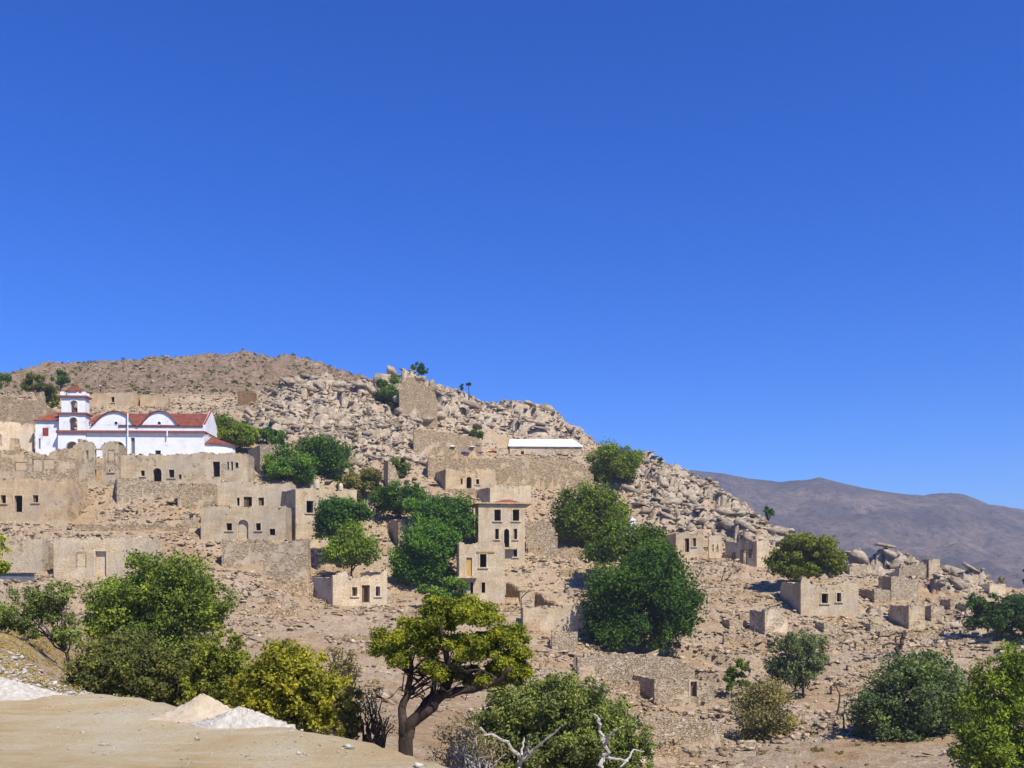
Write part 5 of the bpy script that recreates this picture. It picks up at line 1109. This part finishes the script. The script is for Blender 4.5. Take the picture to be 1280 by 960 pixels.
def branchy(name, label, D, chains, mat, root_px, cat='tree'):
    b = W(*root_px, D); zb_ = zat(b.x, b.y); r_ = empty(name, (b.x, b.y, zb_)); tag(r_, label, cat)
    f = lambda p, dd=0.0: W(p[0], p[1], D+dd) - Vector((b.x, b.y, zb_))
    for i, (pts, w0, w1) in enumerate(chains):
        mb = MB(); P_ = [f(p, 0.25*k*(-1 if i % 2 else 1)) if i else f(p) for k, p in enumerate(pts)]
        if i == 0: P_ = [Vector((P_[0].x, P_[0].y, min(-0.2, P_[0].z)))] + P_
        out = []
        for a_, c_ in zip(P_[:-1], P_[1:]):
            for s_ in range(3): out.append(a_.lerp(c_, s_/3)+Vector(tg.normal(size=3))*0.25*w0*D/F)
        out.append(P_[-1]); m = len(out)
        mb.tube(out, [(w0+(w1-w0)*k/(m-1))*D/F/2 for k in range(m)], 6); mb.build('trunk' if i == 0 else 'branch', mat, r_)
    return r_
Z5 = lambda *a: [(540+x/4, 720+y/4) for x, y in a]
branchy('dead_tree', 'bleached dead tree with a low sideways limb in front of the dense green bush', 25, [(Z5((450,985),(450,950),(430,890),(340,820),(240,757)), 7, 3), (Z5((445,930),(490,890),(540,840),(640,757)), 5, 1.5), (Z5((448,900),(450,850),(460,808)), 3.5, 1.5), (Z5((470,905),(478,860),(484,826)), 4, 1.5), (Z5((340,820),(350,870),(350,905)), 2, 1), (Z5((300,790),(270,800),(215,795)), 2, 1)], M_DEAD, (652, 962))
branchy('dead_tree', 'bleached dead tree forking upward at the right end of the dense green bush', 26, [(Z5((845,985),(850,940),(872,890),(860,830),(845,790),(825,735),(835,712),(808,690)), 7, 2), (Z5((862,830),(880,800),(915,772),(942,757)), 4.5, 1.5), (Z5((872,905),(925,915),(980,920),(1010,872),(1060,878)), 4, 1.5), (Z5((980,920),(940,955)), 3, 1.5), (Z5((860,925),(820,945)), 2.5, 1)], M_DEAD, (753, 965))
Z9 = lambda *a: [(840+x/9.14, 640+y/9.14) for x, y in a]
branchy('dead_tree', 'bare forked dead sapling downhill of the house with reddish openings', 128, [(Z9((275,815),(290,740),(325,690),(335,640)), 2.2, 1.0), (Z9((290,735),(270,690),(262,670)), 1.3, .7)], M_BARK, (870, 729))
branchy('dead_tree', 'bare leaning dead sapling with two thin arms below the open ruin', 126, [(Z9((545,812),(575,770),(585,700),(615,620)), 1.8, .8), (Z9((545,808),(620,765),(660,730),(695,692)), 2.2, .9), (Z9((545,805),(480,785),(400,775)), 1.0, .6)], M_BARK, (900, 729))
branchy('fallen_branch', 'long dry branch lying on the slope beside the largest dark tree', 121, [(Z9((190,905),(250,885),(340,810),(395,780)), 1.5, .8), (Z9((300,900),(400,870),(480,862)), 1.2, .7)], M_BARK, (863, 738), 'branch')
Z2 = lambda *a: [(960+x/4, 720+y/4) for x, y in a]
branchy('dead_tree', 'dark leaning dead tree with curved bare arms below the small ruin corner', 96, [(Z2((650,362),(672,330),(690,280)), 8, 4), (Z2((688,290),(640,285),(608,300)), 3.5, 1.5), (Z2((608,300),(560,300),(525,335)), 2.5, 1), (Z2((660,345),(620,335),(575,350),(572,362)), 3.5, 1.5), (Z2((640,350),(640,310),(690,285)), 2.5, 1.2)], M_BARK, (1122, 811))
branchy('dead_bush', 'dark twisted dry branches beside the pale half-dry bush', 66, [(Z2((375,695),(395,640),(420,625)), 2.5, 1.2), (Z2((345,690),(360,600),(345,555),(320,545)), 2.2, 1.0), (Z2((360,600),(400,590),(480,575)), 1.6, .8)], M_BARK, (1053, 895), 'bush')

# low dry scrub over the hills
def scrub_stuff(name, label, mask, n, r0, r1, leafm, color, per):
    pk = tg.choice(np.flatnonzero(mask), n); cl = np.stack([X2.ravel()[pk], D2.ravel()[pk], ZF.ravel()[pk]+r0*.4, tg.uniform(r0, r1, n), tg.random(n)], 1)
    o = leaves(name, None, cl, n*per, leafm, color, 0, 0.7); tag(o, label, kind='stuff'); return o
inb = (PX2 > -60) & (PX2 < 1330)
scrub_stuff('scrub', 'low dark scrub dotted over the grey hill behind the church', inb & (scrub > .6) & (D2 < 325), 1500, .3, .75, .28, (0.062,0.062,0.030), 14)
scrub_stuff('scrub', 'dry grey-brown weeds dotted over the village slopes', inb & (D2 > 55) & (D2 < 205) & (damp > .7) & (scrub < .2), 1500, .10, .32, .10, (0.085,0.07,0.038), 16)
scrub_stuff('dry_grass', 'dry yellow grass on the bank at the left edge', (PX2 > -80) & (PX2 < 95) & (D2 > 23) & (D2 < 55), 900, .06, .2, .035, (0.14,0.115,0.06), 22)

# ------------------------------------------------------------------ the air between
me = bpy.data.meshes.new('haze'); 
hz = MB().box(-2700, 2700, -400, 2700, -90, 230).build('haze', None); tag(hz, 'thin blue summer haze', kind='stuff')
hm = bpy.data.materials.new('haze'); hm.use_nodes = True; nt = hm.node_tree; nt.nodes.clear()
pv = nt.nodes.new('ShaderNodeVolumePrincipled'); pv.inputs['Color'].default_value = (0.62, 0.74, 1.0, 1); pv.inputs['Density'].default_value = 0.00024
ot = nt.nodes.new('ShaderNodeOutputMaterial'); nt.links.new(pv.outputs[0], ot.inputs['Volume']); hz.data.materials.append(hm)
